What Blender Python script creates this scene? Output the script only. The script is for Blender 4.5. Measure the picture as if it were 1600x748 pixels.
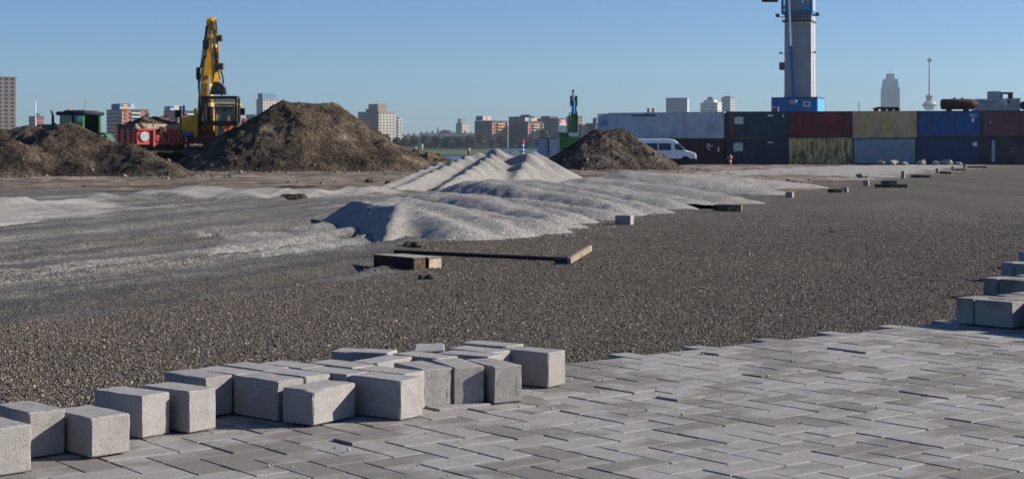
import bpy, math, random
import numpy as np
from mathutils import Vector, Matrix, Euler
R = math.radians
rnd = random.Random(7)
scene = bpy.context.scene
for _o in list(bpy.data.objects):
    bpy.data.objects.remove(_o)
COL = scene.collection

# ------------------------------------------------------------------ camera, sky, sun, exposure
CAM_H, FPX, HORIZON = 0.82, 2500.0, 236.0
cam_data = bpy.data.cameras.new('camera')
cam = bpy.data.objects.new('camera', cam_data)
COL.objects.link(cam)
cam.location = (0, 0, CAM_H)
cam.rotation_euler = (R(90), 0, 0)
cam_data.sensor_width = 36.0
cam_data.lens = 36.0 * FPX / 1600.0
cam_data.shift_y = -(374.0 - HORIZON) / 1600.0
cam_data.clip_start = 0.05
cam_data.clip_end = 20000
cam_data.dof.use_dof = True
cam_data.dof.focus_distance = 6.5
cam_data.dof.aperture_fstop = 18
scene.camera = cam

SUN_EL, SUN_AZ = 23.5, 9.0            # degrees above the horizon; degrees from +X towards +Y
world = bpy.data.worlds.new('World')
scene.world = world
world.use_nodes = True
wn = world.node_tree
sky_node = wn.nodes.new('ShaderNodeTexSky')
sky_node.sky_type = 'NISHITA'
sky_node.sun_disc = False
sky_node.sun_elevation = R(SUN_EL)
sky_node.sun_rotation = R(90 - SUN_AZ)
sky_node.altitude = 0
sky_node.air_density = 1.0
sky_node.dust_density = 0.3
sky_node.ozone_density = 5.0
tint = wn.nodes.new('ShaderNodeMix'); tint.data_type = 'RGBA'; tint.blend_type = 'MULTIPLY'      # camera white balance, the same all over the sky
tint.inputs['Factor'].default_value = 1.0; tint.inputs['B'].default_value = (0.74, 0.96, 1.30, 1)
wn.links.new(sky_node.outputs['Color'], tint.inputs['A'])
wn.links.new(tint.outputs['Result'], wn.nodes['Background'].inputs['Color'])
wn.nodes['Background'].inputs['Strength'].default_value = 0.05

sun_data = bpy.data.lights.new('sun', 'SUN')
sun_data.energy = 5.0
sun_data.angle = R(0.5)
sun_data.color = (1.0, 0.93, 0.83)
sun = bpy.data.objects.new('sun', sun_data)
COL.objects.link(sun)
to_sun = Vector((math.cos(R(SUN_EL)) * math.cos(R(SUN_AZ)), math.cos(R(SUN_EL)) * math.sin(R(SUN_AZ)), math.sin(R(SUN_EL))))
sun.rotation_euler = to_sun.to_track_quat('Z', 'Y').to_euler()
sun.location = (60, 20, 40)

scene.view_settings.view_transform = 'Standard'
scene.view_settings.look = 'None'
scene.view_settings.exposure = 0.87
scene.view_settings.gamma = 1.0
scene.view_settings.use_curve_mapping = False
scene.render.engine = 'CYCLES'
scene.cycles.max_bounces = 6
scene.cycles.use_denoising = True

# ------------------------------------------------------------------ noise and ground shape
def _hash(ix, iy, s):
    h = (ix.astype(np.int64) * 374761393 + iy.astype(np.int64) * 668265263 + s * 974711) & 0x7fffffff
    h = ((h ^ (h >> 13)) * 1274126177) & 0x7fffffff
    return ((h ^ (h >> 16)) & 0xffff) / 65535.0
def vnoise(x, y, s=0):
    ix, iy = np.floor(x), np.floor(y)
    fx, fy = x - ix, y - iy
    fx, fy = fx * fx * (3 - 2 * fx), fy * fy * (3 - 2 * fy)
    a, b = _hash(ix, iy, s), _hash(ix + 1, iy, s)
    c, d = _hash(ix, iy + 1, s), _hash(ix + 1, iy + 1, s)
    return (a * (1 - fx) + b * fx) * (1 - fy) + (c * (1 - fx) + d * fx) * fy
def fbm(x, y, o=4, s=0):
    t, a, n = 0, 1.0, 0
    for i in range(o):
        t = t + a * (vnoise(x, y, s + i * 17) - 0.5); n += a
        x, y, a = x * 2.03 + 5.1, y * 2.03 - 3.7, a * 0.5
    return t / n * 2
def sst(a, b, x):
    t = np.clip((x - a) / (b - a), 0, 1)
    return t * t * (3 - 2 * t)
def base_z(y):
    return -0.03 - 0.47 * np.clip((y - 8) / 142.0, 0, 1)
def ground_pt(px, py):
    Y = 20.0
    for _ in range(40):
        Y = FPX * (CAM_H - float(base_z(np.float64(Y)))) / (py - HORIZON)
    return ((px - 800) / FPX * Y, Y)
def at(px, py, Y):
    return Vector(((px - 800) / FPX * Y, Y, CAM_H - (py - HORIZON) / FPX * Y))
TH = R(38.3)
UX, UY = math.cos(TH), math.sin(TH)          # along the pavement's edge
VX, VY = math.sin(TH), -math.cos(TH)         # from the edge into the pavement
V_EDGE = -4.767
FIELD = np.array([(-9.0, -4.0), (-4.6, 5.4), (-2.55, 7.6), (-1.7, 8.8), (-1.0, 10.6), (-0.75, 13.0), (-0.6, 16.0), (0.3, 19.3), (1.6, 22.3), (3.3, 26.6), (6.6, 37.5), (11.0, 52), (25.0, 92), (47.0, 152), (120, 300)])
def polyline_sd(x, y, pl):
    best = np.full(x.shape, 1e9); sg = np.ones(x.shape)
    for (ax, ay), (bx, by) in zip(pl[:-1], pl[1:]):
        dx, dy = bx - ax, by - ay
        t = np.clip(((x - ax) * dx + (y - ay) * dy) / (dx * dx + dy * dy), 0, 1)
        d = np.hypot(x - ax - t * dx, y - ay - t * dy)
        s = np.where((x - ax) * dy - (y - ay) * dx > 0, 1.0, -1.0)
        m = d < best
        best = np.where(m, d, best); sg = np.where(m, s, sg)
    return best * sg                           # positive to the right: the gravel field
def polygon_sd(x, y, pg):
    best = np.full(x.shape, 1e9); inside = np.zeros(x.shape, bool)
    n = len(pg)
    for i in range(n):
        (ax, ay), (bx, by) = pg[i], pg[(i + 1) % n]
        dx, dy = bx - ax, by - ay
        t = np.clip(((x - ax) * dx + (y - ay) * dy) / (dx * dx + dy * dy + 1e-9), 0, 1)
        best = np.minimum(best, np.hypot(x - ax - t * dx, y - ay - t * dy))
        c = ((ay > y) != (by > y)) & (x < (bx - ax) * (y - ay) / (by - ay + 1e-12) + ax)
        inside ^= c
    return np.where(inside, best, -best)
BERM = [ground_pt(*p) for p in [(-260, 338), (0, 325), (110, 317), (200, 309), (275, 304), (420, 306), (630, 297), (650, 302), (520, 308), (400, 312), (260, 314), (180, 323), (100, 334), (0, 346), (-260, 372)]]
STRIP = [ground_pt(*p) for p in [(1080, 270), (1230, 262), (1370, 258.5), (1510, 257.5), (1500, 265), (1440, 270), (1380, 281), (1290, 279), (1240, 274), (1130, 275)]]
SPILL = [ground_pt(*p) for p in [(330, 372), (480, 350), (560, 345), (640, 378), (600, 392), (520, 404), (430, 402), (300, 400)]]
def track_coord(x, y):
    return x - (0.15 * y - 1.85 * np.exp(-(np.maximum(y, 3) - 9) / 5.0))
def masks(x, y):
    w = fbm(x * 0.7, y * 0.35, 4, 3)
    sd = polyline_sd(x, y, FIELD)
    wob = np.clip(y * 0.03, 0.15, 3.0)
    field = sst(-0.35, 0.35, (sd + w * 0.9 * wob * 2) / np.maximum(wob, 0.4))
    bs = polygon_sd(x, y, BERM)
    berm = sst(-0.6, 0.9, bs + w * 1.4)
    strip = sst(-1.5, 2.0, polygon_sd(x, y, STRIP) + w * 4)
    spill = sst(-0.4, 0.6, polygon_sd(x, y, SPILL) + fbm(x * 2, y * 1.2, 4, 9) * 1.2) * 0.55
    dirt = sst(30, 41, y + w * 5 + 0.25 * x) * (1 - field)
    pale = np.maximum(np.maximum(berm, strip), spill)
    return field, dirt, pale, bs
def terrain_z(x, y):
    field, dirt, pale, bs = masks(x, y)
    z = base_z(y)
    z = z + 0.010 * fbm(x * 1.3, y * 1.3, 3, 21) * sst(4, 9, y)
    z = z + dirt * (0.08 * fbm(x * 0.5, y * 1.1, 4, 31) + 0.06 * fbm(x * 2, y * 3.4, 3, 32))
    tk = track_coord(x, y)
    left = (1 - field) * (1 - dirt)
    ruts = np.zeros_like(x)
    for i, t0 in enumerate((-1.9, -2.5, -3.25, -3.9, -4.3, -5.1, -5.75, -6.5, -7.0, -7.7, -8.6, -9.3)):
        d = tk - t0 - 0.12 * np.sin(y * 0.22 + i * 1.7)
        ruts += (-0.034 * np.exp(-(d / 0.13) ** 2) + 0.026 * np.exp(-((np.abs(d) - 0.25) / 0.09) ** 2)) * (0.6 + 0.5 * np.sin(i * 2.3 + y * 0.13)) * (1 + 0.25 * np.sin(y * 21.0 + i))
    z = z + left * ruts * sst(7, 10, y)
    z = z + left * (0.04 * fbm(tk * 2.2, y * 0.12, 4, 41) + 0.022 * fbm(x * 4, y * 2, 3, 42))
    z = z + 0.34 * sst(-0.3, 1.8, bs + fbm(x * 0.8, y * 0.5, 3, 51) * 0.9) * (0.75 + 0.5 * fbm(x * 0.35, y * 0.2, 3, 52))
    z = z + pale * 0.02 * fbm(x * 1.8, y * 1.8, 3, 61)
    v = x * VX + y * VY
    z = np.where(v > V_EDGE + 0.02, np.minimum(z, -0.065), z)
    quay = sst(204, 207, y) * (1 - sst(24, 27, x))
    z = z * (1 - quay) - 3.9 * quay
    return z
def gz(x, y):
    return float(terrain_z(np.array([float(x)]), np.array([float(y)]))[0])

# ------------------------------------------------------------------ object helpers
class MB:
    def __init__(s): s.v, s.f = [], []
    def add(s, vs, fs):
        o = len(s.v); s.v += [tuple(p) for p in vs]; s.f += [tuple(i + o for i in f) for f in fs]; return s
    def box(s, x0, x1, y0, y1, z0, z1):
        return s.add([(x0, y0, z0), (x1, y0, z0), (x1, y1, z0), (x0, y1, z0), (x0, y0, z1), (x1, y0, z1), (x1, y1, z1), (x0, y1, z1)],
                     [(3, 2, 1, 0), (4, 5, 6, 7), (0, 1, 5, 4), (1, 2, 6, 5), (2, 3, 7, 6), (3, 0, 4, 7)])
    def bbox(s, x0, x1, y0, y1, z0, z1, b=0.01):
        cx, cy, cz = (x0 + x1) / 2, (y0 + y1) / 2, (z0 + z1) / 2
        hx, hy, hz = (x1 - x0) / 2, (y1 - y0) / 2, (z1 - z0) / 2
        vs, idx = [], {}
        for sx in (-1, 1):
            for sy in (-1, 1):
                for sz in (-1, 1):
                    for a in range(3):
                        d = [hx - b, hy - b, hz - b]; d[a] += b
                        idx[(sx, sy, sz, a)] = len(vs); vs.append((cx + sx * d[0], cy + sy * d[1], cz + sz * d[2]))
        fs = []
        for sg in (-1, 1):
            q = [idx[(sg, p, r, 0)] for p, r in ((-1, -1), (1, -1), (1, 1), (-1, 1))]; fs.append(q if sg > 0 else q[::-1])
            q = [idx[(p, sg, r, 1)] for p, r in ((-1, -1), (1, -1), (1, 1), (-1, 1))]; fs.append(q[::-1] if sg > 0 else q)
            q = [idx[(p, r, sg, 2)] for p, r in ((-1, -1), (1, -1), (1, 1), (-1, 1))]; fs.append(q if sg > 0 else q[::-1])
        for a_, b_, c_ in ((0, 1, 2), (0, 2, 1), (1, 2, 0)):
            for s1 in (-1, 1):
                for s2 in (-1, 1):
                    def k(t, ax):
                        e = [0, 0, 0]; e[a_] = s1; e[b_] = s2; e[c_] = t; return idx[(e[0], e[1], e[2], ax)]
                    fs.append([k(-1, a_), k(1, a_), k(1, b_), k(-1, b_)])
        for sx in (-1, 1):
            for sy in (-1, 1):
                for sz in (-1, 1): fs.append([idx[(sx, sy, sz, a)] for a in range(3)])
        return s.add(vs, fs)
    def bar(s, p0, p1, w, h=None, w1=None, h1=None, up=(0, 0, 1)):
        h = h or w; w1 = w1 or w; h1 = h1 or h
        p0, p1 = Vector(p0), Vector(p1); d = (p1 - p0).normalized()
        a = d.cross(Vector(up))
        if a.length < 1e-4: a = d.cross(Vector((0, 1, 0)))
        a.normalize(); b = a.cross(d)
        vs = []
        for p, ww, hh in ((p0, w, h), (p1, w1, h1)):
            for i, j in ((-1, -1), (1, -1), (1, 1), (-1, 1)): vs.append(p + a * (i * ww / 2) + b * (j * hh / 2))
        return s.add(vs, [(3, 2, 1, 0), (4, 5, 6, 7), (0, 1, 5, 4), (1, 2, 6, 5), (2, 3, 7, 6), (3, 0, 4, 7)])
    def tube(s, p0, p1, r0, r1=None, n=12):
        r1 = r0 if r1 is None else r1
        p0, p1 = Vector(p0), Vector(p1); d = (p1 - p0).normalized()
        a = d.orthogonal().normalized(); b = d.cross(a)
        vs = []
        for p, r in ((p0, r0), (p1, r1)):
            for i in range(n):
                t = 2 * math.pi * i / n; vs.append(p + a * (r * math.cos(t)) + b * (r * math.sin(t)))
        fs = [(i, (i + 1) % n, n + (i + 1) % n, n + i) for i in range(n)]
        fs += [tuple(range(n))[::-1], tuple(range(n, 2 * n))]
        return s.add(vs, fs)
    def lathe(s, c, prof, n=24, axis='Z'):
        vs = []
        for r, h in prof:
            for i in range(n):
                t = 2 * math.pi * i / n; a, b = r * math.cos(t), r * math.sin(t)
                p = {'Z': (a, b, h), 'X': (h, a, b), 'Y': (a, h, b)}[axis]
                vs.append((c[0] + p[0], c[1] + p[1], c[2] + p[2]))
        fs = []
        for j in range(len(prof) - 1):
            for i in range(n):
                k = (i + 1) % n; fs.append((j * n + i, j * n + k, (j + 1) * n + k, (j + 1) * n + i))
        fs += [tuple(range(n))[::-1], tuple(range((len(prof) - 1) * n, len(prof) * n))]
        return s.add(vs, fs)
    def prism(s, poly, y0, y1, axis='Y'):
        n = len(poly)
        mk = {'Y': lambda p, t: (p[0], t, p[1]), 'X': lambda p, t: (t, p[0], p[1]), 'Z': lambda p, t: (p[0], p[1], t)}[axis]
        vs = [mk(p, y0) for p in poly] + [mk(p, y1) for p in poly]
        fs = [tuple(range(n)), tuple(range(n, 2 * n))[::-1]] + [(i, n + i, n + (i + 1) % n, (i + 1) % n) for i in range(n)]
        return s.add(vs, fs)
    def mesh(s, name):
        import bmesh
        me = bpy.data.meshes.new(name); me.from_pydata(s.v, [], s.f)
        bm = bmesh.new(); bm.from_mesh(me); bmesh.ops.recalc_face_normals(bm, faces=bm.faces); bm.to_mesh(me); bm.free()
        return me
    def build(s, name, mat, parent=None, smooth=False, loc=None, label=None):
        me = s.mesh(name); me.materials.append(mat)
        if smooth:
            me.polygons.foreach_set('use_smooth', [True] * len(me.polygons))
            if smooth != 'all': me.set_sharp_from_angle(angle=R(40))
        o = bpy.data.objects.new(name, me); COL.objects.link(o)
        if parent: o.parent = parent
        if loc is not None: o.location = loc
        if label: o['label'] = label
        return o
def link(name, me, parent=None, loc=None, rot=None):
    o = bpy.data.objects.new(name, me); COL.objects.link(o)
    if parent: o.parent = parent
    if loc is not None: o.location = loc
    if rot is not None: o.rotation_euler = rot
    return o
def tag(o, label=None, cat=None, group=None, kind=None):
    if label: o['label'] = label
    if cat: o['category'] = cat
    if group: o['group'] = group
    if kind: o['kind'] = kind
    return o
def thing(name, label, cat, loc=(0, 0, 0), rz=0.0, group=None):
    o = bpy.data.objects.new(name, None); COL.objects.link(o)
    o.empty_display_size = 0.2
    o.location = loc; o.rotation_euler = (0, 0, rz)
    return tag(o, label, cat, group)
def grid_mesh(name, X, Y, Z, keep=None, attrs=None):
    nr, nc = X.shape
    idx = np.arange(nr * nc).reshape(nr, nc)
    q = np.stack([idx[:-1, :-1], idx[:-1, 1:], idx[1:, 1:], idx[1:, :-1]], -1).reshape(-1, 4)
    co = np.stack([X.ravel(), Y.ravel(), Z.ravel()], -1)
    at_ = {k: a.ravel() for k, a in (attrs or {}).items()}
    if keep is not None:
        k = keep.ravel(); q = q[k[q].any(1)]
        used = np.zeros(len(co), bool); used[q.ravel()] = True
        m = np.cumsum(used) - 1; co = co[used]; q = m[q]
        at_ = {n_: a[used] for n_, a in at_.items()}
    me = bpy.data.meshes.new(name)
    me.vertices.add(len(co)); me.vertices.foreach_set('co', co.astype(np.float32).ravel())
    me.loops.add(q.size); me.loops.foreach_set('vertex_index', q.astype(np.int32).ravel())
    me.polygons.add(len(q)); me.polygons.foreach_set('loop_start', np.arange(0, q.size, 4, dtype=np.int32))
    me.update(calc_edges=True)
    me.polygons.foreach_set('use_smooth', np.ones(len(q), bool))
    for n_, a in at_.items():
        t = me.attributes.new(n_, 'FLOAT', 'POINT'); t.data.foreach_set('value', a.astype(np.float32))
    me.validate()
    return me

# ------------------------------------------------------------------ materials
class NT:
    def __init__(s, name, rough=0.8, spec=0.3, metal=0.0):
        s.m = bpy.data.materials.new(name); s.m.use_nodes = True
        s.t = s.m.node_tree; s.b = s.t.nodes['Principled BSDF']
        s.b.inputs['Roughness'].default_value = rough
        s.b.inputs['Specular IOR Level'].default_value = spec
        s.b.inputs['Metallic'].default_value = metal
    def n(s, t, **kw):
        nd = s.t.nodes.new(t)
        for k, v in kw.items(): setattr(nd, k, v)
        return nd
    def l(s, a, b): s.t.links.new(a, b)
    def coord(s, kind='Position', scale=(1, 1, 1)):
        if kind == 'Position': o = s.n('ShaderNodeNewGeometry').outputs['Position']
        else: o = s.n('ShaderNodeTexCoord').outputs[kind]
        if tuple(scale) != (1, 1, 1):
            mp = s.n('ShaderNodeVectorMath', operation='MULTIPLY'); s.l(o, mp.inputs[0]); mp.inputs[1].default_value = scale; o = mp.outputs[0]
        return o
    def noise(s, vec, scale, detail=4, rough=0.55):
        nd = s.n('ShaderNodeTexNoise'); nd.inputs['Scale'].default_value = scale; nd.inputs['Detail'].default_value = detail
        nd.inputs['Roughness'].default_value = rough; s.l(vec, nd.inputs['Vector']); return nd.outputs['Fac']
    def voro(s, vec, scale):
        nd = s.n('ShaderNodeTexVoronoi'); nd.inputs['Scale'].default_value = scale; s.l(vec, nd.inputs['Vector']); return nd
    def ramp(s, fac, stops):
        nd = s.n('ShaderNodeValToRGB'); e = nd.color_ramp.elements
        while len(e) < len(stops): e.new(0.5)
        for el, (p, c) in zip(e, stops):
            el.position = p; el.color = (c, c, c, 1) if not isinstance(c, tuple) else (*c, 1)
        s.l(fac, nd.inputs['Fac']); return nd.outputs['Color']
    def mix(s, fac, a, b, mode='MIX'):
        nd = s.n('ShaderNodeMix', data_type='RGBA', blend_type=mode)
        for sock, val in ((nd.inputs['Factor'], fac), (nd.inputs['A'], a), (nd.inputs['B'], b)):
            if isinstance(val, (int, float)): sock.default_value = val
            elif isinstance(val, tuple): sock.default_value = (*val, 1)
            else: s.l(val, sock)
        return nd.outputs['Result']
    def math(s, op, a, b=0.0):
        nd = s.n('ShaderNodeMath', operation=op)
        for i, v in enumerate((a, b)):
            if isinstance(v, (int, float)): nd.inputs[i].default_value = v
            else: s.l(v, nd.inputs[i])
        return nd.outputs[0]
    def attr(s, name):
        nd = s.n('ShaderNodeAttribute', attribute_name=name); return nd.outputs['Fac']
    def bump(s, h, dist, strength=1.0):
        nd = s.n('ShaderNodeBump'); nd.inputs['Distance'].default_value = dist; nd.inputs['Strength'].default_value = strength
        s.l(h, nd.inputs['Height']); s.l(nd.outputs['Normal'], s.b.inputs['Normal'])
    def col(s, c): s.l(c, s.b.inputs['Base Color']); return s.m

def simple(name, c, rough=0.6, spec=0.4, metal=0.0, var=0.25, scale=6.0, dirt=None, dirt_amt=0.0, kind='Object'):
    t = NT(name, rough, spec, metal); v = t.coord(kind)
    n = t.noise(v, scale, 5)
    out = t.mix(t.ramp(n, [(0.3, 0.0), (0.7, 1.0)]), tuple(x * (1 - var) for x in c), tuple(min(1, x * (1 + var * 0.6)) for x in c))
    if dirt:
        m = t.ramp(t.noise(v, scale * 0.6, 6, 0.65), [(0.62 - dirt_amt * 0.35, 0.0), (0.72 - dirt_amt * 0.3, 1.0)])
        out = t.mix(m, out, dirt)
    return t.col(out)

def mat_concrete(name, paver=True):
    t = NT(name, 0.9, 0.25)
    oi = t.n('ShaderNodeObjectInfo'); ge = t.n('ShaderNodeNewGeometry')
    r = t.math('FRACT', t.math('ADD', oi.outputs['Random'], ge.outputs['Random Per Island']))
    p = t.coord('Position'); ob = t.coord('Object')
    shift = t.n('ShaderNodeVectorMath', operation='ADD'); t.l(p, shift.inputs[0])
    sc = t.n('ShaderNodeVectorMath', operation='SCALE'); sc.inputs[0].default_value = (3.1, 7.7, 5.3); t.l(r, sc.inputs['Scale']); t.l(sc.outputs[0], shift.inputs[1])
    p2 = shift.outputs[0]
    grain = t.noise(p2, 260, 3, 0.7)
    blotch = t.noise(p2, 11, 5, 0.6)
    base = t.ramp(r, [(0.0, (0.288, 0.270, 0.252)), (0.5, (0.314, 0.294, 0.275)), (1.0, (0.334, 0.313, 0.294))])
    c = t.mix(t.ramp(blotch, [(0.35, 0.0), (0.72, 1.0)]), t.mix(1.0, base, (0.86, 0.86, 0.86), 'MULTIPLY'), base)
    c = t.mix(t.ramp(grain, [(0.32, 1.0), (0.47, 0.0)]), c, t.mix(1.0, c, (0.60, 0.59, 0.58), 'MULTIPLY'))
    sp = t.noise(p2, 70, 3, 0.7); c = t.mix(t.ramp(sp, [(0.34, 0.6), (0.50, 0.0)]), c, t.mix(1.0, c, (0.78, 0.77, 0.76), 'MULTIPLY'))
    c = t.mix(t.ramp(grain, [(0.60, 0.0), (0.72, 0.45)]), c, (0.50, 0.48, 0.455))
    if paver:
        # damp and soiled patches with a shape of their own, per stone and across stones
        stain = t.noise(p, 2.3, 4, 0.6)
        sm = t.math('ADD', t.math('MULTIPLY', stain, 1.0), t.math('MULTIPLY', r, 0.22))
        c = t.mix(t.ramp(sm, [(0.585, 0.0), (0.68, 0.85)]), c, t.mix(1.0, c, (0.54, 0.52, 0.485), 'MULTIPLY'))
        sand = t.noise(p, 7.0, 6, 0.7)
        c = t.mix(t.ramp(sand, [(0.60, 0.0), (0.70, 0.5)]), c, (0.40, 0.37, 0.34))
    else:
        pv = t.voro(p2, 120)
        holes = t.ramp(pv.outputs['Distance'], [(0.10, 1.0), (0.26, 0.0)])
        hm = t.math('MULTIPLY', holes, t.ramp(pv.outputs['Color'], [(0.62, 0.0), (0.7, 0.85)]))
        c = t.mix(hm, c, (0.09, 0.085, 0.08))
    t.bump(t.math('ADD', grain, t.math('MULTIPLY', blotch, 1.2)), 0.0026, 1.0)
    return t.col(c)

def mat_ground():
    t = NT('ground_gravel', 0.92, 0.2)
    p = t.coord('Position')
    v1 = t.voro(p, 95); v2 = t.voro(p, 38)
    rc = t.n('ShaderNodeSeparateColor'); t.l(v1.outputs['Color'], rc.inputs[0])
    r1 = rc.outputs[0]
    n_mid = t.noise(p, 3.0, 6, 0.65); n_lo = t.noise(p, 0.45, 4, 0.5); n_hi = t.noise(p, 22, 4, 0.7)
    grain = t.math('ADD', t.math('MULTIPLY', r1, 0.6), t.math('MULTIPLY', n_hi, 0.4))
    dark = t.ramp(grain, [(0.10, (0.016, 0.015, 0.014)), (0.42, (0.080, 0.067, 0.054)), (0.66, (0.148, 0.124, 0.099)), (0.80, (0.27, 0.224, 0.174))])
    dark = t.mix(t.ramp(n_mid, [(0.3, 0.0), (0.75, 0.6)]), dark, t.mix(1.0, dark, (0.55, 0.54, 0.52), 'MULTIPLY'))
    pale = t.ramp(grain, [(0.12, (0.135, 0.127, 0.115)), (0.45, (0.31, 0.292, 0.263)), (0.8, (0.465, 0.44, 0.40))])
    # grey haul ground: dark fines with pale stone streaked along the wheel tracks
    sx = t.n('ShaderNodeSeparateXYZ'); t.l(p, sx.inputs[0])
    def lane(k, ky, detail):
        cv = t.n('ShaderNodeCombineXYZ'); t.l(t.math('MULTIPLY', t.attr('track'), k), cv.inputs[0]); t.l(t.math('MULTIPLY', sx.outputs[1], ky), cv.inputs[1])
        return t.noise(cv.outputs[0], 1.0, detail, 0.66)
    wide, thin = lane(1.5, 0.05, 5), lane(7.0, 0.10, 6)
    patch = t.noise(p, 1.1, 6, 0.7)
    sf = t.math('ADD', t.math('ADD', t.math('MULTIPLY', wide, 0.62), t.math('MULTIPLY', thin, 0.40)), t.math('MULTIPLY', patch, 0.16))
    fines = t.ramp(grain, [(0.15, (0.050, 0.045, 0.040)), (0.5, (0.105, 0.096, 0.086)), (0.8, (0.20, 0.185, 0.165))])
    sf = t.math('ADD', sf, t.math('MULTIPLY', t.math('SUBTRACT', grain, 0.45), 0.22))
    haul = t.mix(t.ramp(sf, [(0.63, 0.0), (0.73, 0.80)]), fines, pale)
    haul = t.mix(t.ramp(thin, [(0.40, 0.65), (0.50, 0.0)]), haul, t.mix(1.0, fines, (0.62, 0.60, 0.58), 'MULTIPLY'))
    # bare earth with flattened ruts
    pe = t.coord('Position', (0.16, 1.0, 1.0))
    rut = t.noise(pe, 0.9, 7, 0.62)
    earth = t.ramp(rut, [(0.36, (0.040, 0.030, 0.022)), (0.46, (0.12, 0.092, 0.068)), (0.54, (0.21, 0.168, 0.127)), (0.64, (0.34, 0.285, 0.225))])
    earth = t.mix(t.ramp(n_mid, [(0.35, 0.0), (0.7, 0.5)]), earth, t.mix(1.0, earth, (0.55, 0.53, 0.5), 'MULTIPLY'))
    n_edge = t.math('ADD', t.math('MULTIPLY', t.math('SUBTRACT', t.noise(p, 1.6, 7, 0.75), 0.5), 1.0), t.math('MULTIPLY', t.math('SUBTRACT', grain, 0.45), 0.7))
    def soft(a, lo=0.42, hi=0.58): return t.ramp(t.math('ADD', t.attr(a), n_edge), [(lo, 0.0), (hi, 1.0)])
    haul = t.mix(t.math('MULTIPLY', t.attr('edge'), 0.85), haul, t.mix(1.0, fines, (0.58, 0.56, 0.54), 'MULTIPLY'))
    c = t.mix(soft('dirt'), haul, earth)
    dark = t.mix(t.ramp(lane(0.8, 0.06, 5), [(0.42, 0.45), (0.58, 0.0)]), dark, t.mix(1.0, dark, (0.62, 0.60, 0.58), 'MULTIPLY'))
    c = t.mix(soft('field'), c, dark)
    pl = t.mix(t.ramp(t.math('ADD', t.math('MULTIPLY', patch, 0.5), t.math('MULTIPLY', thin, 0.5)), [(0.46, 0.0), (0.62, 0.85)]), pale, haul)
    c = t.mix(soft('pale', 0.45, 0.65), c, pl)
    far = t.ramp(n_lo, [(0.3, 0.85), (0.7, 1.15)])
    c = t.mix(1.0, c, far, 'MULTIPLY')
    h = t.math('ADD', t.math('MULTIPLY', v1.outputs['Distance'], -0.8), t.math('ADD', t.math('MULTIPLY', v2.outputs['Distance'], -0.5), t.math('MULTIPLY', n_hi, 1.0)))
    t.bump(h, 0.014, 1.0)
    return t.col(c)

def mat_crushed():
    t = NT('crushed_stone', 0.92, 0.2)
    p = t.coord('Position')
    v1 = t.voro(p, 70); rc = t.n('ShaderNodeSeparateColor'); t.l(v1.outputs['Color'], rc.inputs[0])
    n_hi = t.noise(p, 14, 5, 0.7); n_lo = t.noise(p, 0.9, 5, 0.6)
    g = t.math('ADD', t.math('MULTIPLY', rc.outputs[0], 0.6), t.math('MULTIPLY', n_hi, 0.4))
    c = t.ramp(g, [(0.12, (0.145, 0.136, 0.122)), (0.45, (0.315, 0.297, 0.268)), (0.82, (0.475, 0.45, 0.408))])
    c = t.mix(t.ramp(n_lo, [(0.40, 0.0), (0.72, 0.55)]), c, t.mix(1.0, c, (0.66, 0.65, 0.64), 'MULTIPLY'))
    t.bump(t.math('ADD', t.math('MULTIPLY', v1.outputs['Distance'], -1.0), t.math('MULTIPLY', n_hi, 2.0)), 0.02, 1.0)
    return t.col(c)

def mat_soil(name, tint=(1, 1, 1)):
    t = NT(name, 0.95, 0.15)
    p = t.coord('Position')
    n1 = t.noise(p, 0.9, 7, 0.68); n2 = t.noise(p, 9, 6, 0.7); v = t.voro(p, 5.5)
    k = lambda r, g, b: (r * tint[0], g * tint[1], b * tint[2])
    c = t.ramp(n1, [(0.34, k(0.022, 0.016, 0.011)), (0.47, k(0.062, 0.046, 0.032)), (0.58, k(0.118, 0.089, 0.063)), (0.72, k(0.205, 0.162, 0.118))])
    c = t.mix(t.ramp(n2, [(0.55, 0.0), (0.72, 0.6)]), c, k(0.24, 0.205, 0.165))
    c = t.mix(t.ramp(n2, [(0.28, 0.7), (0.42, 0.0)]), c, k(0.03, 0.023, 0.017))
    big = t.noise(p, 0.22, 4, 0.6); c = t.mix(1.0, c, t.ramp(big, [(0.38, (0.52, 0.50, 0.48)), (0.60, (1.15, 1.13, 1.10))]), 'MULTIPLY')
    t.bump(t.math('ADD', t.math('MULTIPLY', n2, 1.0), t.math('MULTIPLY', v.outputs['Distance'], -0.7)), 0.14, 1.0)
    return t.col(c)

def mat_container(name, c, rust=0.4, patch=None, patch_amt=0.0):
    t = NT(name, 0.55, 0.4)
    p = t.coord('Position'); oi = t.n('ShaderNodeObjectInfo')
    ps = t.coord('Position', (2.2, 2.2, 0.35))
    n1 = t.noise(p, 0.8, 5, 0.6); st = t.noise(ps, 1.0, 6, 0.7); ru = t.noise(p, 1.1, 7, 0.72); ru2 = t.noise(ps, 1.9, 7, 0.75)
    out = t.mix(t.ramp(n1, [(0.3, 0.0), (0.7, 1.0)]), tuple(x * 0.72 for x in c), tuple(min(1, x * 1.12) for x in c))
    out = t.mix(t.ramp(st, [(0.50, 0.0), (0.75, 0.65)]), out, tuple(x * 0.45 for x in c))
    if patch: out = t.mix(t.ramp(n1, [(0.60 - patch_amt * 0.3, 0.0), (0.63 - patch_amt * 0.3, 0.8)]), out, patch)
    a = 0.74 - rust * 0.28
    out = t.mix(t.ramp(t.math('ADD', t.math('MULTIPLY', ru, 0.35), t.math('MULTIPLY', ru2, 0.72)), [(a, 0.0), (a + 0.07, 0.92)]), out, (0.040, 0.020, 0.012))
    return t.col(out)

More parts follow.
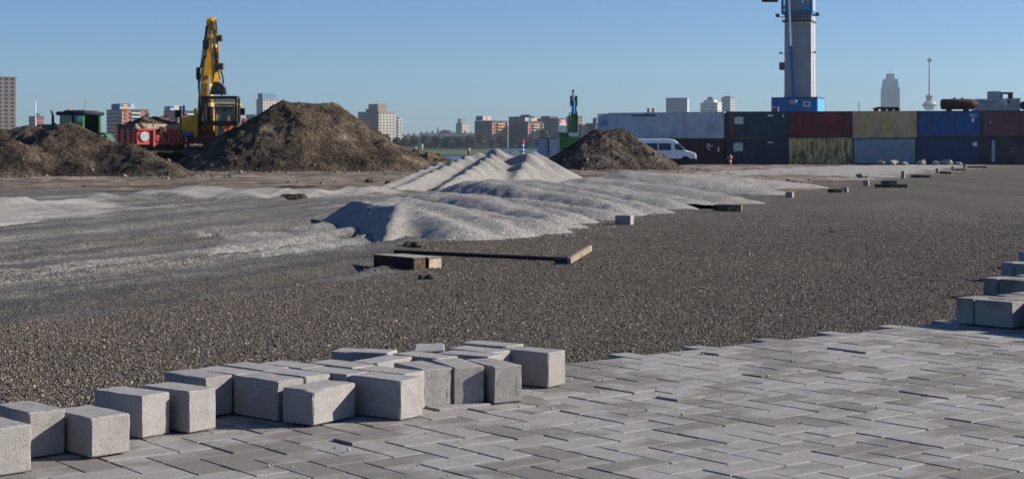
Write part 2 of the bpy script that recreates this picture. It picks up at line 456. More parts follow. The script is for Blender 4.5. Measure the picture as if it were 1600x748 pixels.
M = {}
M['paver'] = mat_concrete('paver_concrete', True)
M['block'] = mat_concrete('block_concrete', False)
M['bed'] = simple('bedding_sand', (0.07, 0.062, 0.054), 0.95, 0.1, var=0.4, scale=30, kind='Generated')
M['ground'] = mat_ground()
M['crushed'] = mat_crushed()
M['soil'] = mat_soil('brown_soil')
M['soil_grey'] = mat_soil('grey_soil', (0.86, 0.93, 1.06))
def mat_stone():
    t = NT('gravel_stone', 0.85, 0.3); oi = t.n('ShaderNodeObjectInfo')
    return t.col(t.ramp(oi.outputs['Random'], [(0.0, (0.046, 0.038, 0.030)), (0.35, (0.090, 0.074, 0.058)), (0.66, (0.136, 0.112, 0.087)), (0.86, (0.20, 0.162, 0.122)), (0.95, (0.27, 0.218, 0.162)), (1.0, (0.36, 0.315, 0.255))]))
M['stone'] = mat_stone()
def mat_clod():
    t = NT('soil_clod', 0.95, 0.1); oi = t.n('ShaderNodeObjectInfo')
    return t.col(t.ramp(oi.outputs['Random'], [(0.0, (0.04, 0.03, 0.022)), (0.6, (0.11, 0.086, 0.063)), (0.9, (0.19, 0.16, 0.125)), (1.0, (0.34, 0.31, 0.27))]))
M['clod'] = mat_clod()
M['grit'] = simple('pale_grit', (0.36, 0.34, 0.31), 0.9, 0.2, var=0.3, scale=40)
M['wood'] = simple('weathered_wood', (0.26, 0.20, 0.14), 0.85, 0.2, var=0.4, scale=22, dirt=(0.12, 0.09, 0.06), dirt_amt=0.3)
M['darkwood'] = simple('stained_timber', (0.10, 0.066, 0.042), 0.85, 0.2, var=0.5, scale=14, dirt=(0.25, 0.19, 0.13), dirt_amt=0.25)
M['rust'] = simple('rusted_steel', (0.075, 0.032, 0.018), 0.85, 0.2, var=0.5, scale=3, dirt=(0.03, 0.02, 0.015), dirt_amt=0.4)
M['black'] = simple('black_rubber', (0.018, 0.018, 0.019), 0.75, 0.3, var=0.3, scale=5)
M['bucket'] = simple('black_bucket_steel', (0.022, 0.021, 0.021), 0.6, 0.4, var=0.4, scale=4, dirt=(0.06, 0.045, 0.03), dirt_amt=0.3)
M['steel'] = simple('dark_steel', (0.055, 0.055, 0.058), 0.55, 0.5, var=0.4, scale=4, dirt=(0.09, 0.07, 0.05), dirt_amt=0.4)
M['chrome'] = simple('chrome_rod', (0.55, 0.55, 0.56), 0.2, 0.5, metal=0.9, var=0.1)
M['glass'] = simple('tinted_glass', (0.012, 0.020, 0.024), 0.06, 0.6, var=0.1)
M['glass_teal'] = simple('teal_cab_glass', (0.008, 0.040, 0.046), 0.08, 0.6, var=0.2)
M['white'] = simple('white_paint', (0.72, 0.72, 0.72), 0.45, 0.4, var=0.1, scale=2)
M['board_white'] = simple('shadowed_white', (0.42, 0.43, 0.44), 0.6, 0.3, var=0.3, scale=4)  # white greyed to hold the shadow cast on the trailer's disc
M['van'] = simple('van_white_paint', (0.74, 0.76, 0.79), 0.28, 0.5, var=0.06, scale=1.5)
M['yellow'] = simple('machine_yellow', (0.72, 0.36, 0.012), 0.5, 0.4, var=0.3, scale=3, dirt=(0.14, 0.09, 0.04), dirt_amt=0.25)
M['maroon'] = simple('maroon_paint', (0.16, 0.018, 0.026), 0.5, 0.4, var=0.3, scale=3)
M['stripe_blue'] = simple('stripe_blue_paint', (0.02, 0.13, 0.42), 0.5, 0.4, var=0.15)
M['green'] = simple('machine_green', (0.024, 0.20, 0.032), 0.5, 0.4, var=0.25, scale=3, dirt=(0.04, 0.07, 0.03), dirt_amt=0.3)
M['lime'] = simple('lime_paint', (0.14, 0.33, 0.06), 0.45, 0.4, var=0.2)
M['tractor_green'] = simple('tractor_green', (0.03, 0.085, 0.04), 0.45, 0.4, var=0.25)
M['red'] = simple('trailer_red', (0.50, 0.055, 0.042), 0.5, 0.4, var=0.22, scale=2.5, dirt=(0.16, 0.06, 0.045), dirt_amt=0.2)
M['board'] = simple('sideboard_wood', (0.42, 0.35, 0.24), 0.85, 0.2, var=0.3, scale=6, dirt=(0.16, 0.12, 0.08), dirt_amt=0.3)
M['crane_white'] = simple('crane_grey_paint', (0.31, 0.315, 0.33), 0.55, 0.4, var=0.10, scale=0.5, dirt=(0.33, 0.32, 0.32), dirt_amt=0.15)
M['crane_blue'] = simple('crane_blue_paint', (0.010, 0.135, 0.34), 0.45, 0.4, var=0.15, scale=1)
M['crane_light_blue'] = simple('crane_light_blue', (0.06, 0.29, 0.55), 0.45, 0.4, var=0.1, scale=1)
M['hiviz'] = simple('orange_work_jacket', (0.85, 0.10, 0.02), 0.8, 0.2, var=0.2)
M['skin'] = simple('skin', (0.50, 0.30, 0.22), 0.6, 0.3, var=0.1)
M['navy'] = simple('navy_cloth', (0.02, 0.025, 0.045), 0.85, 0.2, var=0.3)
M['signal_red'] = simple('signal_red_paint', (0.62, 0.022, 0.025), 0.5, 0.4, var=0.15)
M['orange'] = simple('orange_plastic', (0.85, 0.13, 0.02), 0.5, 0.4, var=0.1)
M['grass'] = simple('bank_grass', (0.085, 0.115, 0.035), 0.95, 0.1, var=0.4, scale=0.3, kind='Object')
M['quay'] = simple('bank_stone', (0.10, 0.095, 0.085), 0.9, 0.2, var=0.3, scale=0.3)
M['leaf'] = simple('tree_leaf', (0.045, 0.062, 0.026), 0.85, 0.2, var=0.5, scale=0.35)
M['leaf_autumn'] = simple('tree_leaf_autumn', (0.115, 0.085, 0.035), 0.85, 0.2, var=0.5, scale=0.35)
M['bark'] = simple('bark', (0.06, 0.048, 0.036), 0.9, 0.1, var=0.3)
def mat_water():
    t = NT('river_water', 0.25, 0.4); p = t.coord('Position', (0.25, 1.0, 1.0))
    t.bump(t.noise(p, 0.6, 5, 0.6), 1.2, 1.0)
    t.b.inputs['Base Color'].default_value = (0.03, 0.085, 0.16, 1); return t.m
M['water'] = mat_water()

# ------------------------------------------------------------------ ground, water, far bank
def build_ground():
    ys = np.concatenate([np.linspace(-6, 2.4, 12), 2.5 * np.exp(np.linspace(0, math.log(330 / 2.5), 560))])
    u = np.linspace(-1, 1, 360)
    Y = np.repeat(ys[:, None], len(u), 1)
    X = u[None, :] * (np.abs(ys)[:, None] * 0.46 + 5.5) + 0.03 * ys[:, None]
    Z = terrain_z(X, Y)
    field, dirt, pale, _ = masks(X, Y)
    sd = polyline_sd(X, Y, FIELD)
    edge = np.exp(-((sd + 0.45 + 0.35 * fbm(X * 1.1, Y * 0.5, 3, 15)) / 0.75) ** 2) * (1 - sst(14, 22, Y))
    me = grid_mesh('ground', X, Y, Z, attrs={'field': field, 'dirt': dirt, 'pale': pale, 'track': track_coord(X, Y), 'edge': edge})
    me.materials.append(M['ground'])
    return tag(link('ground', me), kind='structure')
build_ground()
tag(MB().add([(-2600, 190, -3.2), (2600, 190, -3.2), (2600, 1330, -3.2), (-2600, 1330, -3.2)], [(0, 1, 2, 3)]).build('water', M['water']), kind='structure')
mb = MB(); mb.prism([(1296, -4.0), (1304, -1.2), (1318, -0.9), (1345, 1.7), (1352, 1.8), (1362, 0.6), (1362, -4.0)], -1500, 1500, 'X')
tag(mb.build('far_bank', M['grass']), kind='structure')
mb = MB(); mb.prism([(1294.5, -4.0), (1295, -2.3), (1307, -1.15), (1304.1, -1.25), (1296.1, -3.9)], -1500, 1500, 'X')
tag(mb.build('bank_revetment', M['quay']), kind='structure')
tag(MB().add([(-2200, 1355, 0.65), (2200, 1355, 0.65), (2600, 4680, 0.65), (-2600, 4680, 0.65)], [(0, 1, 2, 3)]).build('far_ground', M['grass']), kind='structure')
rail = thing('guard_rail', 'pale guard rail running along the top of the far bank', 'guard rail', (0, 1350, 1.8))
MB().box(-320, 60, -0.1, 0.1, 0.45, 0.95).build('rail', M['white'], rail)
mb = MB()
for i in range(96): mb.box(-320 + i * 4, -319.8 + i * 4, 0.12, 0.3, 0, 0.9)
tag(mb.build('rail_posts', M['steel'], rail), kind='stuff')

# ------------------------------------------------------------------ pavement of herringbone pavers
PL, PW = 0.21, 0.105
def paver_mesh(name, l, w, h, seed, b=0.0022, jit=0.0007):
    m = MB().bbox(-l / 2, l / 2, -w / 2, w / 2, -h, 0, b)
    r = random.Random(seed)
    m.v = [(x + r.uniform(-jit, jit), y + r.uniform(-jit, jit), z + r.uniform(-jit, jit) * 0.6) for x, y, z in m.v]
    me = m.mesh(name); me.materials.append(M['paver']); return me
def herringbone(urange, vrange):
    """(centre u, centre v, long axis along u?) of 90-degree herringbone bricks on a unit of PW"""
    out = []
    n0, n1 = int(urange[0] / PW) - 8, int(urange[1] / PW) + 8
    m0, m1 = int(vrange[0] / PW) - 8, int(vrange[1] / PW) + 8
    for i in range(n0, n1):
        for j in range(m0, m1):
            k = (i - j) % 4
            if k == 0: out.append(((i + 1.0) * PW, (j + 0.5) * PW, True))      # covers cells i, i+1 of row j
            if k == 3: out.append(((i + 0.5) * PW, (j + 1.0) * PW, False))     # covers cells j, j+1 of column i
    return out
pavement = thing('pavement', None, None); pavement['kind'] = 'structure'
pm = [paver_mesh('paver', PL - 0.0054, PW - 0.0054, 0.10, i) for i in range(5)]
cand = []
for u, v, al in herringbone((1.2, 9.5), (V_EDGE, -1.2)):
    x, y = u * UX + v * VX, u * UY + v * VY
    if v < V_EDGE + 0.03 or y < 2.6 or x < -2.6 or x > 4.4: continue
    if u > 6.62 and v < -3.9 and False: continue
    px = 800 + FPX * x / y; py = HORIZON + FPX * CAM_H / y
    vis = -60 < px < 1660 and py < 800
    cand.append((0 if vis else 1, y, u, v, x, y, al))
cand.sort()
rest = MB()
r2 = random.Random(3)
for i, (_, _, u, v, x, y, al) in enumerate(cand):
    dz = r2.gauss(0, 0.0008) + (r2.uniform(0.004, 0.009) if r2.random() < 0.05 else 0)
    rot = Euler((r2.gauss(0, 0.002), r2.gauss(0, 0.002), TH + (0 if al else math.pi / 2) + r2.gauss(0, 0.008)))
    loc = Vector((x + r2.gauss(0, 0.0008), y + r2.gauss(0, 0.0008), dz))
    me = pm[i % 5]
    if i < 300:
        link('paver', me, pavement, loc, rot)
    else:
        mt = Matrix.Translation(loc) @ rot.to_matrix().to_4x4()
        rest.add([mt @ w.co for w in me.vertices], [tuple(p.vertices) for p in me.polygons])
ro = rest.build('paver_remainder', M['paver'], pavement); ro['kind'] = 'stuff'
mb = MB()
u0, u1, v0, v1 = 1.0, 9.8, V_EDGE - 0.004, -1.0
q = [(u0, v0), (u1, v0), (u1, v1), (u0, v1)]
mb.add([(u * UX + v * VX, u * UY + v * VY, -0.030) for u, v in q], [(0, 1, 2, 3)])
mb.build('bedding_layer', M['bed'], pavement)

# layers of pavers laid out in steps at the right edge
def cluster(k, cu, cv, nu, nv, label, z0):
    x, y = cu * UX + cv * VX, cu * UY + cv * VY
    t = thing('paver_cluster', label, 'paver stack', (x, y, z0), TH, 'stepped layers of pavers at the right edge')
    me = [paver_mesh('paver', PL - 0.006, PW - 0.006, 0.118, 50 + i, 0.003) for i in range(3)]
    r3 = random.Random(20 + k); n = 0
    for i in range(-4, nu + 4):
        for j in range(-4, nv + 4):
            kk = (i - j) % 4
            if kk == 0: bu, bv, al = i + 1.0, j + 0.5, True
            elif kk == 3: bu, bv, al = i + 0.5, j + 1.0, False
            else: continue
            if bu - (1 if al else 0.5) < -0.01 or bv - (0.5 if al else 1) < -0.01 or bu > nu or bv > nv: continue
            link('paver', me[n % 3], t, (bu * PW, -bv * PW, 0.119 + r3.gauss(0, 0.0012)), (r3.gauss(0, .004), r3.gauss(0, .004), (0 if al else math.pi / 2) + r3.gauss(0, .006))); n += 1
for k, (px, py, lab) in enumerate([(1492, 465, 'nearest of the stepped paver layers at the right edge, standing on the finished paving'),
                                   (1535, 434, 'second nearest stepped paver layer at the right edge, set on dark gravel'),
                                   (1563, 410, 'third stepped paver layer from the front at the right edge, on dark gravel'),
                                   (1590, 393, 'farthest small corner of stepped pavers cut by the right picture edge')]):
    z0 = 0.006 if k == 0 else -0.04
    Y = FPX * (CAM_H - z0 - 0.119) / (py - HORIZON); X = (px - 800) / FPX * Y
    cluster(k, X * UX + Y * UY, X * VX + Y * VY, 11 if k else 10, 8 if k else 10, lab, z0)

# loose concrete blocks along the paving edge
BLOCKS = [
(-1.3369,4.1264,133,.21,.105,.12,'pale paving block cut off by the left picture edge, nearest of the loose blocks'),
(-1.3179,4.3664,133,.21,.105,.12,'upright loose block second from the left edge, half its end face in shadow'),
(-1.1516,4.3693,135,.21,.120,.105,'squat wide loose block at the front left with fully sunlit rough end face'),
(-1.1061,4.6553,143,.21,.105,.12,'loose paving block behind the squat front left block, touching its right neighbour'),
(-0.9874,4.7347,143,.21,.105,.12,'narrow sunlit loose block at the right end of the left group of blocks'),
(-0.9821,5.0080,138,.21,.105,.12,'loose block with a diagonal shadow on its end, left of the dark gap between groups'),
(-0.9091,5.0939,140,.21,.105,.12,'loose block wedged behind the block with the diagonal shadow on its end'),
(-0.7519,4.9428,138,.21,.105,.12,'loose block with wide dark side face left of the chipped front block'),
(-0.5858,4.8647,147,.12,.20,.105,'low front block with chipped corner turned sideways, shadow across its right half'),
(-0.3906,4.9589,143,.21,.105,.12,'large front block with long dark side and pale moulded end, centre of the heap'),
(-0.2912,5.2098,121,.21,.105,.12,'leftmost of three blocks standing shoulder to shoulder with grey moulded ends'),
(-0.1813,5.2619,114,.21,.105,.12,'middle of three blocks standing shoulder to shoulder with grey moulded ends'),
(-0.0637,5.2883,119,.21,.105,.12,'rightmost of three blocks standing shoulder to shoulder with grey moulded ends'),
(0.0728,5.6219,143,.21,.105,.12,'rightmost loose block of the heap with bright sunlit end and long dark side'),
(-0.0709,5.7877,143,.21,.105,.12,'loose block behind the rightmost block, its top against the dark gravel'),
(-0.2938,5.6988,93,.21,.105,.12,'loose block pointing straight back at the rear edge of the heap'),
(-0.1187,5.6332,140,.21,.105,.12,'loose block between the rightmost block and the one pointing straight back'),
(-0.1454,5.5023,150,.21,.105,.12,'loose block right behind the three blocks standing shoulder to shoulder'),
(-0.5162,5.5984,165,.21,.105,.12,'loose block at the rear left of the heap lying nearly across the view'),
(-0.4349,5.3589,150,.105,.21,.12,'loose block turned to the right with sunlit long edge, rear middle of the heap'),
(-0.5583,5.2415,140,.21,.105,.12,'loose block in the middle row left of the large front block, top tilted away'),
(-0.3920,5.0999,145,.21,.105,.12,'loose block directly behind the large front block with the long dark side'),
(-0.5652,5.0828,143,.21,.105,.12,'loose block directly behind the chipped front block'),
(-0.6822,5.0314,140,.21,.105,.12,'loose block just right of the wide dark sided block, second row'),
(-0.7203,5.2351,140,.21,.105,.12,'loose block in the third row, rear centre left, only its top showing'),
(-0.8317,5.1863,140,.21,.105,.12,'loose block at the rear left of the main group next to the gravel'),
(-0.2975,5.4645,140,.21,.105,.12,'loose block behind the leftmost of the three shoulder to shoulder blocks')]
def block_mesh(l, s, h, seed, chip=False):
    import bmesh
    m = MB().bbox(-l / 2, l / 2, -s / 2, s / 2, 0, h, 0.0035)
    me = m.mesh('concrete_block')
    bm = bmesh.new(); bm.from_mesh(me)
    bmesh.ops.subdivide_edges(bm, edges=[e for e in bm.edges if e.calc_length() > 0.05], cuts=3, use_grid_fill=True)
    r = random.Random(seed)
    for v in bm.verts:
        if v.co.z > 0.002:
            v.co += Vector((r.uniform(-1, 1), r.uniform(-1, 1), r.uniform(-1, 1))) * 0.0011
    if chip:
        for v in bm.verts:
            d = (v.co - Vector((-l / 2, s / 2, h))).length
            if d < 0.02: v.co += (Vector((0, 0, h * 0.3)) - v.co) * 0.10
    bmesh.ops.recalc_face_normals(bm, faces=bm.faces)
    bm.to_mesh(me); bm.free(); me.materials.append(M['block']); return me
def moulded_end(parent, l, s, h):
    # raised spacer outline moulded on the end face
    mb = MB(); x = -l / 2 + 0.0011
    a, b_, c, d, w = -s / 2 + 0.018, s / 2 - 0.018, 0.006, h - 0.022, 0.0025
    mb.bar((x, a, c), (x, a, d - 0.012), w, 0.003); mb.bar((x, b_, c), (x, b_, d - 0.012), w, 0.003)
    mb.bar((x, a + 0.001, d - 0.013), (x, a + 0.013, d - 0.001), w, 0.003); mb.bar((x, b_ - 0.001, d - 0.013), (x, b_ - 0.013, d - 0.001), w, 0.003)
    mb.bar((x, a + 0.012, d), (x, b_ - 0.012, d), 0.003, w)
    mb.build('moulded_ridge', M['block'], parent)
for i, (x, y, ang, l, s, h, lab) in enumerate(BLOCKS):
    # local -x is the near end of the long axis
    me = block_mesh(l, s, h, 100 + i, chip=(i == 8))
    o = link('concrete_block', me, None, (x, y, 0.0035 + 0.001 * (i % 3)), (0, 0, R(ang)))
    tag(o, lab, 'paving block', 'loose paving blocks along the paving edge')
    if l > s and i in (10, 11, 12): moulded_end(o, l, s, h)

# ------------------------------------------------------------------ scattered stones (geometry nodes)
def scatter(name, pts, sizes, mat, label, cat, sub=1, flat=0.7):
    me = bpy.data.meshes.new(name); me.from_pydata([tuple(p) for p in pts], [], [])
    a = me.attributes.new('size', 'FLOAT', 'POINT'); a.data.foreach_set('value', np.asarray(sizes, np.float32))
    o = link(name, me); tag(o, label, cat, kind='stuff')
    g = bpy.data.node_groups.new(name + '_scatter', 'GeometryNodeTree')
    g.interface.new_socket('Geometry', in_out='INPUT', socket_type='NodeSocketGeometry')
    g.interface.new_socket('Geometry', in_out='OUTPUT', socket_type='NodeSocketGeometry')
    N = g.nodes; gi, go = N.new('NodeGroupInput'), N.new('NodeGroupOutput')
    ico = N.new('GeometryNodeMeshIcoSphere'); ico.inputs['Subdivisions'].default_value = sub; ico.inputs['Radius'].default_value = 0.5
    sm = N.new('GeometryNodeSetMaterial'); sm.inputs['Material'].default_value = mat
    inst = N.new('GeometryNodeInstanceOnPoints')
    rv = N.new('FunctionNodeRandomValue'); rv.data_type = 'FLOAT_VECTOR'
    rv.inputs[0].default_value = (0, 0, 0); rv.inputs[1].default_value = (6.28, 6.28, 6.28)
    rs = N.new('FunctionNodeRandomValue'); rs.data_type = 'FLOAT_VECTOR'
    rs.inputs[0].default_value = (0.6, 0.55, flat * 0.6); rs.inputs[1].default_value = (1.25, 1.1, flat * 1.2); rs.inputs['Seed'].default_value = 4
    na = N.new('GeometryNodeInputNamedAttribute'); na.data_type = 'FLOAT'; na.inputs['Name'].default_value = 'size'
    vm = N.new('ShaderNodeVectorMath'); vm.operation = 'SCALE'
    L = g.links.new
    L(ico.outputs['Mesh'], sm.inputs['Geometry']); L(gi.outputs[0], inst.inputs['Points']); L(sm.outputs['Geometry'], inst.inputs['Instance'])
    L(rv.outputs[0], inst.inputs['Rotation']); L(rs.outputs[0], vm.inputs[0]); L(na.outputs[0], vm.inputs['Scale']); L(vm.outputs[0], inst.inputs['Scale'])
    L(inst.outputs[0], go.inputs[0])
    md = o.modifiers.new('scatter', 'NODES'); md.node_group = g
    return o
rng = np.random.default_rng(5)
n = 760000
yy = 4.3 + (26.0 - 4.3) * rng.random(n) ** 1.45
xx = (rng.random(n) * 2 - 1) * (0.34 * yy + 0.6)
vv = xx * VX + yy * VY
f_, d_, p_, _ = masks(xx, yy)
keep = (vv < V_EDGE + 0.03) & (rng.random(n) < np.clip(0.03 + 1.0 * f_, 0, 1) * (1 - sst(10, 26, yy)) * (1 - 0.9 * p_))
xx, yy = xx[keep], yy[keep]
zz = terrain_z(xx, yy)
sz = np.exp(rng.normal(math.log(0.0070), 0.36, len(xx))) * (1 + 0.03 * np.maximum(yy - 8, 0))
scatter('loose_gravel', np.stack([xx, yy, zz + sz * 0.12], -1), sz, M['stone'], 'dark mixed gravel covering the ground behind the loose blocks', 'gravel')
n = 260                                                       # grit lying on the paving
uu, vv = 2.0 + rng.random(n) * 6.0, V_EDGE + 0.05 + 1.7 * rng.random(n) ** 1.6
sz = np.exp(rng.normal(math.log(0.0075), 0.4, n))
scatter('paving_grit', np.stack([uu * UX + vv * VX, uu * UY + vv * VY, 0.003 + sz * 0.25], -1), sz, M['grit'], 'small pale grit scattered on the new paving', 'grit')

# ------------------------------------------------------------------ heaps
def lobe_height(X, Y, lobes, k, bulge=1.0):
    acc = np.zeros(X.shape)
    for (ax, ay, ha), (bx, by, hb), slope, r in lobes:
        dx, dy = bx - ax, by - ay
        t = np.clip(((X - ax) * dx + (Y - ay) * dy) / (dx * dx + dy * dy + 1e-9), 0, 1)
        d = np.hypot(X - ax - t * dx, Y - ay - t * dy)
        h = ha + (hb - ha) * t ** bulge - slope * (np.sqrt(d * d + r * r) - r)
        acc = acc + np.exp(np.clip(h / k, -40, 40))
    return k * np.log(acc + 1e-18)
PILE_PTS = []
def heap(name, label, lobes, bounds, res, mat, k=0.05, noise=None, cat='gravel heap', group=None, bulge=1.0):
    xs = np.arange(bounds[0], bounds[1], res); ys = np.arange(bounds[2], bounds[3], res)
    X, Y = np.meshgrid(xs, ys)
    H = lobe_height(X, Y, lobes, k, bulge)
    if noise is not None: H = H + noise(X, Y, H)
    Z = base_z(Y) + H
    k_ = (H > 0.0); PILE_PTS.append((label, X[k_], Y[k_], Z[k_], H[k_]))
    me = grid_mesh(name, X, Y, np.maximum(Z, base_z(Y) - 0.25), keep=H > -0.06)
    me.materials.append(mat)
    o = link(name, me); return tag(o, label, cat, group)
def W(px, py, Y):                       # crest point: world x, y and its height over the ground
    p = at(px, py, Y); return (p.x, p.y, p.z - float(base_z(np.float64(Y))))
def T(px, py, h=0.0):                   # toe point on the ground
    x, y = ground_pt(px, py); return (x, y, h)
def fine(X, Y, H):
    return sst(0.0, 0.15, H) * 0.03 * fbm(X * 0.9, Y * 0.9, 3, 70) + 0.026 * fbm(X * 2.2, Y * 2.2, 4, 71) + 0.014 * fbm(X * 8, Y * 8, 3, 72)
GP = 'pale gravel heaps tipped in a row'
heap('gravel_heap', 'long low pale gravel heap of overlapping tipped lobes with a dark shaded left end',
     [(W(556, 315, 20.0), W(622, 324, 18.2), 0.64, 0.03), (W(622, 324, 18.2), T(604, 377, 0.01), 0.64, 0.015), (W(600, 316, 19.8), T(721, 373.5, 0.13), 0.42, 0.1), (W(620, 309, 21.3), T(781, 368.5, 0.13), 0.42, 0.12), (W(680, 300, 23.5), T(861, 355.5, 0.13), 0.42, 0.14), (W(770, 282, 27.6), T(1001, 332.5, 0.13), 0.40, 0.16), (W(590, 312, 20.6), T(836, 363.5, 0.13), 0.44, 0.14),
      (W(650, 303, 22.5), T(891, 347.5, 0.13), 0.46, 0.14), (W(740, 283, 27.0), T(961, 335.5, 0.13), 0.42, 0.18), (W(700, 300, 24.6), T(936, 342.5, 0.13), 0.42, 0.18),
      (W(800, 280, 28.5), T(1046, 326.5, 0.13), 0.40, 0.2)],
     (-4.4, 5.0, 15, 34), 0.05, M['crushed'], 0.045, fine, group=GP, bulge=1.5)
heap('gravel_heap', 'broad low pale gravel heap sloping to the right behind the brick on the gravel',
     [(W(915, 277, 33.0), T(1136, 317.5, 0.13), 0.30, 0.3), (W(985, 268, 38.0), T(1186, 303.5, 0.13), 0.26, 0.35), (W(1010, 270, 41.0), T(1248, 293.5, 0.13), 0.26, 0.35), (W(880, 283, 31.0), T(1076, 325.5, 0.13), 0.30, 0.3)],
     (-1.5, 11.0, 25, 47), 0.07, M['crushed'], 0.05, fine, group=GP, bulge=1.35)
def grooves(X, Y, H):
    t = X * 0.80 + Y * 0.60
    g = np.maximum(0, H) * (0.07 * np.sin(t * 7.5 + 1.6 * fbm(X, Y, 2, 81)) * sst(0.1, 0.5, H))
    return g + fine(X, Y, H)
heap('gravel_heap', 'tallest pale gravel heap at the back with bucket grooves down its face',
     [(W(735, 243, 49.0), T(612, 298, 0.02), 0.55, 0.05), (W(778, 238, 50.0), T(690, 296, 0.06), 0.55, 0.05), (W(828, 240, 49.0), T(800, 290, 0.05), 0.55, 0.08),
      (W(690, 254, 47.0), T(585, 297, 0.02), 0.5, 0.05), (W(828, 240, 49.0), T(895, 276, 0.02), 0.5, 0.12), (W(778, 238, 50.0), W(828, 241, 49.5), 0.6, 0.1), (W(735, 243, 49.0), W(778, 240, 50.0), 0.62, 0.1)],
     (-6.5, 4.5, 38, 56), 0.06, M['crushed'], 0.075, grooves, group=GP)
heap('gravel_heap', 'small dark gravel hump beside the haul tracks left of the tipped heaps',
     [(W(540, 306, 34), W(575, 308, 33), 0.3, 0.1)], (-5.2, -1.8, 30, 38), 0.06, M['soil_grey'], 0.04, fine, group='gravel humps by the tracks')
def lumpy(a, b, s):
    def f(X, Y, H):
        m = sst(-0.1, 0.5, H)
        rg = 1 - np.abs(fbm(X * 0.55, Y * 0.55, 4, s)) * 2
        return m * (a * fbm(X * 0.8, Y * 0.8, 5, s + 1) + a * 0.35 * (rg - 0.5) + b * fbm(X * 3.2, Y * 3.2, 4, s + 2) + b * 0.6 * np.abs(fbm(X * 7, Y * 7, 2, s + 3)))
    return f
heap('soil_pile', 'tallest brown soil pile, a broad cone beside the yellow excavator',
     [(W(440, 160, 90), W(520, 166, 90), 0.66, 0.35), (W(520, 166, 90), W(600, 222, 87.5), 0.62, 0.3), (W(600, 222, 87.5), T(690, 266, 0.1), 0.5, 0.3), (W(440, 160, 90), W(385, 200, 89), 0.66, 0.3),
      (W(470, 172, 89), T(545, 266, 0.1), 0.62, 0.3), (W(410, 200, 88), T(400, 264, 0.2), 0.6, 0.3), (W(385, 200, 89), T(300, 264, 0.2), 0.55, 0.3)],
     (-21, -2, 80, 100), 0.085, M['soil'], 0.14, lumpy(0.19, 0.075, 91), 'soil pile')
heap('soil_pile', 'wide brown soil pile at the left edge in front of the tractor',
     [(W(-60, 201, 70), W(50, 202, 70), 0.6, 0.3), (W(50, 202, 70), W(108, 198, 69), 0.6, 0.2), (W(108, 198, 69), W(200, 232, 67.5), 0.55, 0.3), (W(200, 228, 67.5), T(285, 277, 0.1), 0.45, 0.3),
      (W(20, 222, 67), T(30, 274, 0.3), 0.5, 0.4), (W(108, 200, 69), T(130, 276, 0.2), 0.5, 0.4), (W(-60, 201, 70), T(-60, 276, 0.3), 0.5, 0.4)],
     (-28, -12, 60, 76), 0.075, M['soil'], 0.14, lumpy(0.16, 0.07, 131), 'soil pile')
heap('soil_pile', 'dark grey lumpy soil pile in front of the white van',
     [(W(930, 205, 101), W(965, 203, 101), 0.72, 0.3), (W(965, 203, 101), W(1000, 226, 100), 0.68, 0.3), (W(1000, 226, 100), T(1042, 264, 0.05), 0.6, 0.25), (W(935, 210, 100), T(935, 262, 0.2), 0.6, 0.3), (W(922, 214, 101), T(868, 262, 0.1), 0.66, 0.3)],
     (-0.5, 14, 92, 109), 0.075, M['soil_grey'], 0.13, lumpy(0.22, 0.11, 171), 'soil pile')
heap('soil_pile', 'low rough brown soil ridge at the foot of the tall soil pile, by the water',
     [(W(610, 240, 96), W(650, 241, 96), 0.6, 0.25), (W(650, 241, 96), W(672, 246, 95), 0.6, 0.2), (W(672, 246, 95), T(735, 262, 0.1), 0.5, 0.3)],
     (-11, 1, 88, 104), 0.075, M['soil'], 0.12, lumpy(0.26, 0.2, 211), 'soil pile')
heap('soil_pile', 'low dark soil ridge left of the green excavator below the container',
     [(W(838, 245, 116), W(880, 243, 116), 0.5, 0.3), (W(838, 245, 116), T(770, 262, 0.1), 0.4, 0.3)],
     (-4, 9, 106, 124), 0.09, M['soil_grey'], 0.12, lumpy(0.2, 0.15, 251), 'soil pile')
heap('soil_pile', 'low shadowed earth mound that the yellow excavator stands on',
     [(W(215, 243, 92), W(375, 238, 93.5), 0.35, 0.9), (W(120, 233, 98), W(330, 230, 98), 0.6, 0.4), (W(240, 246, 89), T(330, 264, 0.1), 0.4, 0.5)],
     (-31, -11, 83, 107), 0.1, M['soil'], 0.12, lumpy(0.2, 0.12, 291), 'soil pile')
n = 3000                                                      # clods and rubble round the pile feet
cx = rng.normal(0, 1, n); px_ = rng.random(n)
yy = np.where(px_ < 0.35, rng.normal(82.5, 2.2, n), np.where(px_ < 0.6, rng.normal(63, 2.0, n), np.where(px_ < 0.75, rng.normal(95, 1.5, n), 42 + 60 * rng.random(n))))
xx = np.where(px_ < 0.35, -20 + 18 * rng.random(n), np.where(px_ < 0.6, -26 + 15 * rng.random(n), np.where(px_ < 0.75, 1 + 11 * rng.random(n), -28 + 40 * rng.random(n))))
f_, d_, p_, _ = masks(xx, yy); k_ = f_ < 0.3; xx, yy = xx[k_], yy[k_]
sz = np.exp(rng.normal(math.log(0.05), 0.55, len(xx)))
def strew(name, key, count, size, sig, mat, label, cat, hmax=9, spread=0.0, sub=2):
    P = [q for q in PILE_PTS if key in q[0]]
    X = np.concatenate([q[1] for q in P]); Y = np.concatenate([q[2] for q in P]); Z = np.concatenate([q[3] for q in P]); H = np.concatenate([q[4] for q in P])
    i = np.flatnonzero(H < hmax); i = rng.choice(i, count)
    x, y = X[i] + rng.normal(0, spread + .03, count), Y[i] + rng.normal(0, spread + .03, count)
    s_ = np.exp(rng.normal(math.log(size), sig, count))
    z = Z[i] if spread == 0 else terrain_z(x, y)
    scatter(name, np.stack([x, y, z + s_ * .2], -1), s_, mat, label, cat, sub)
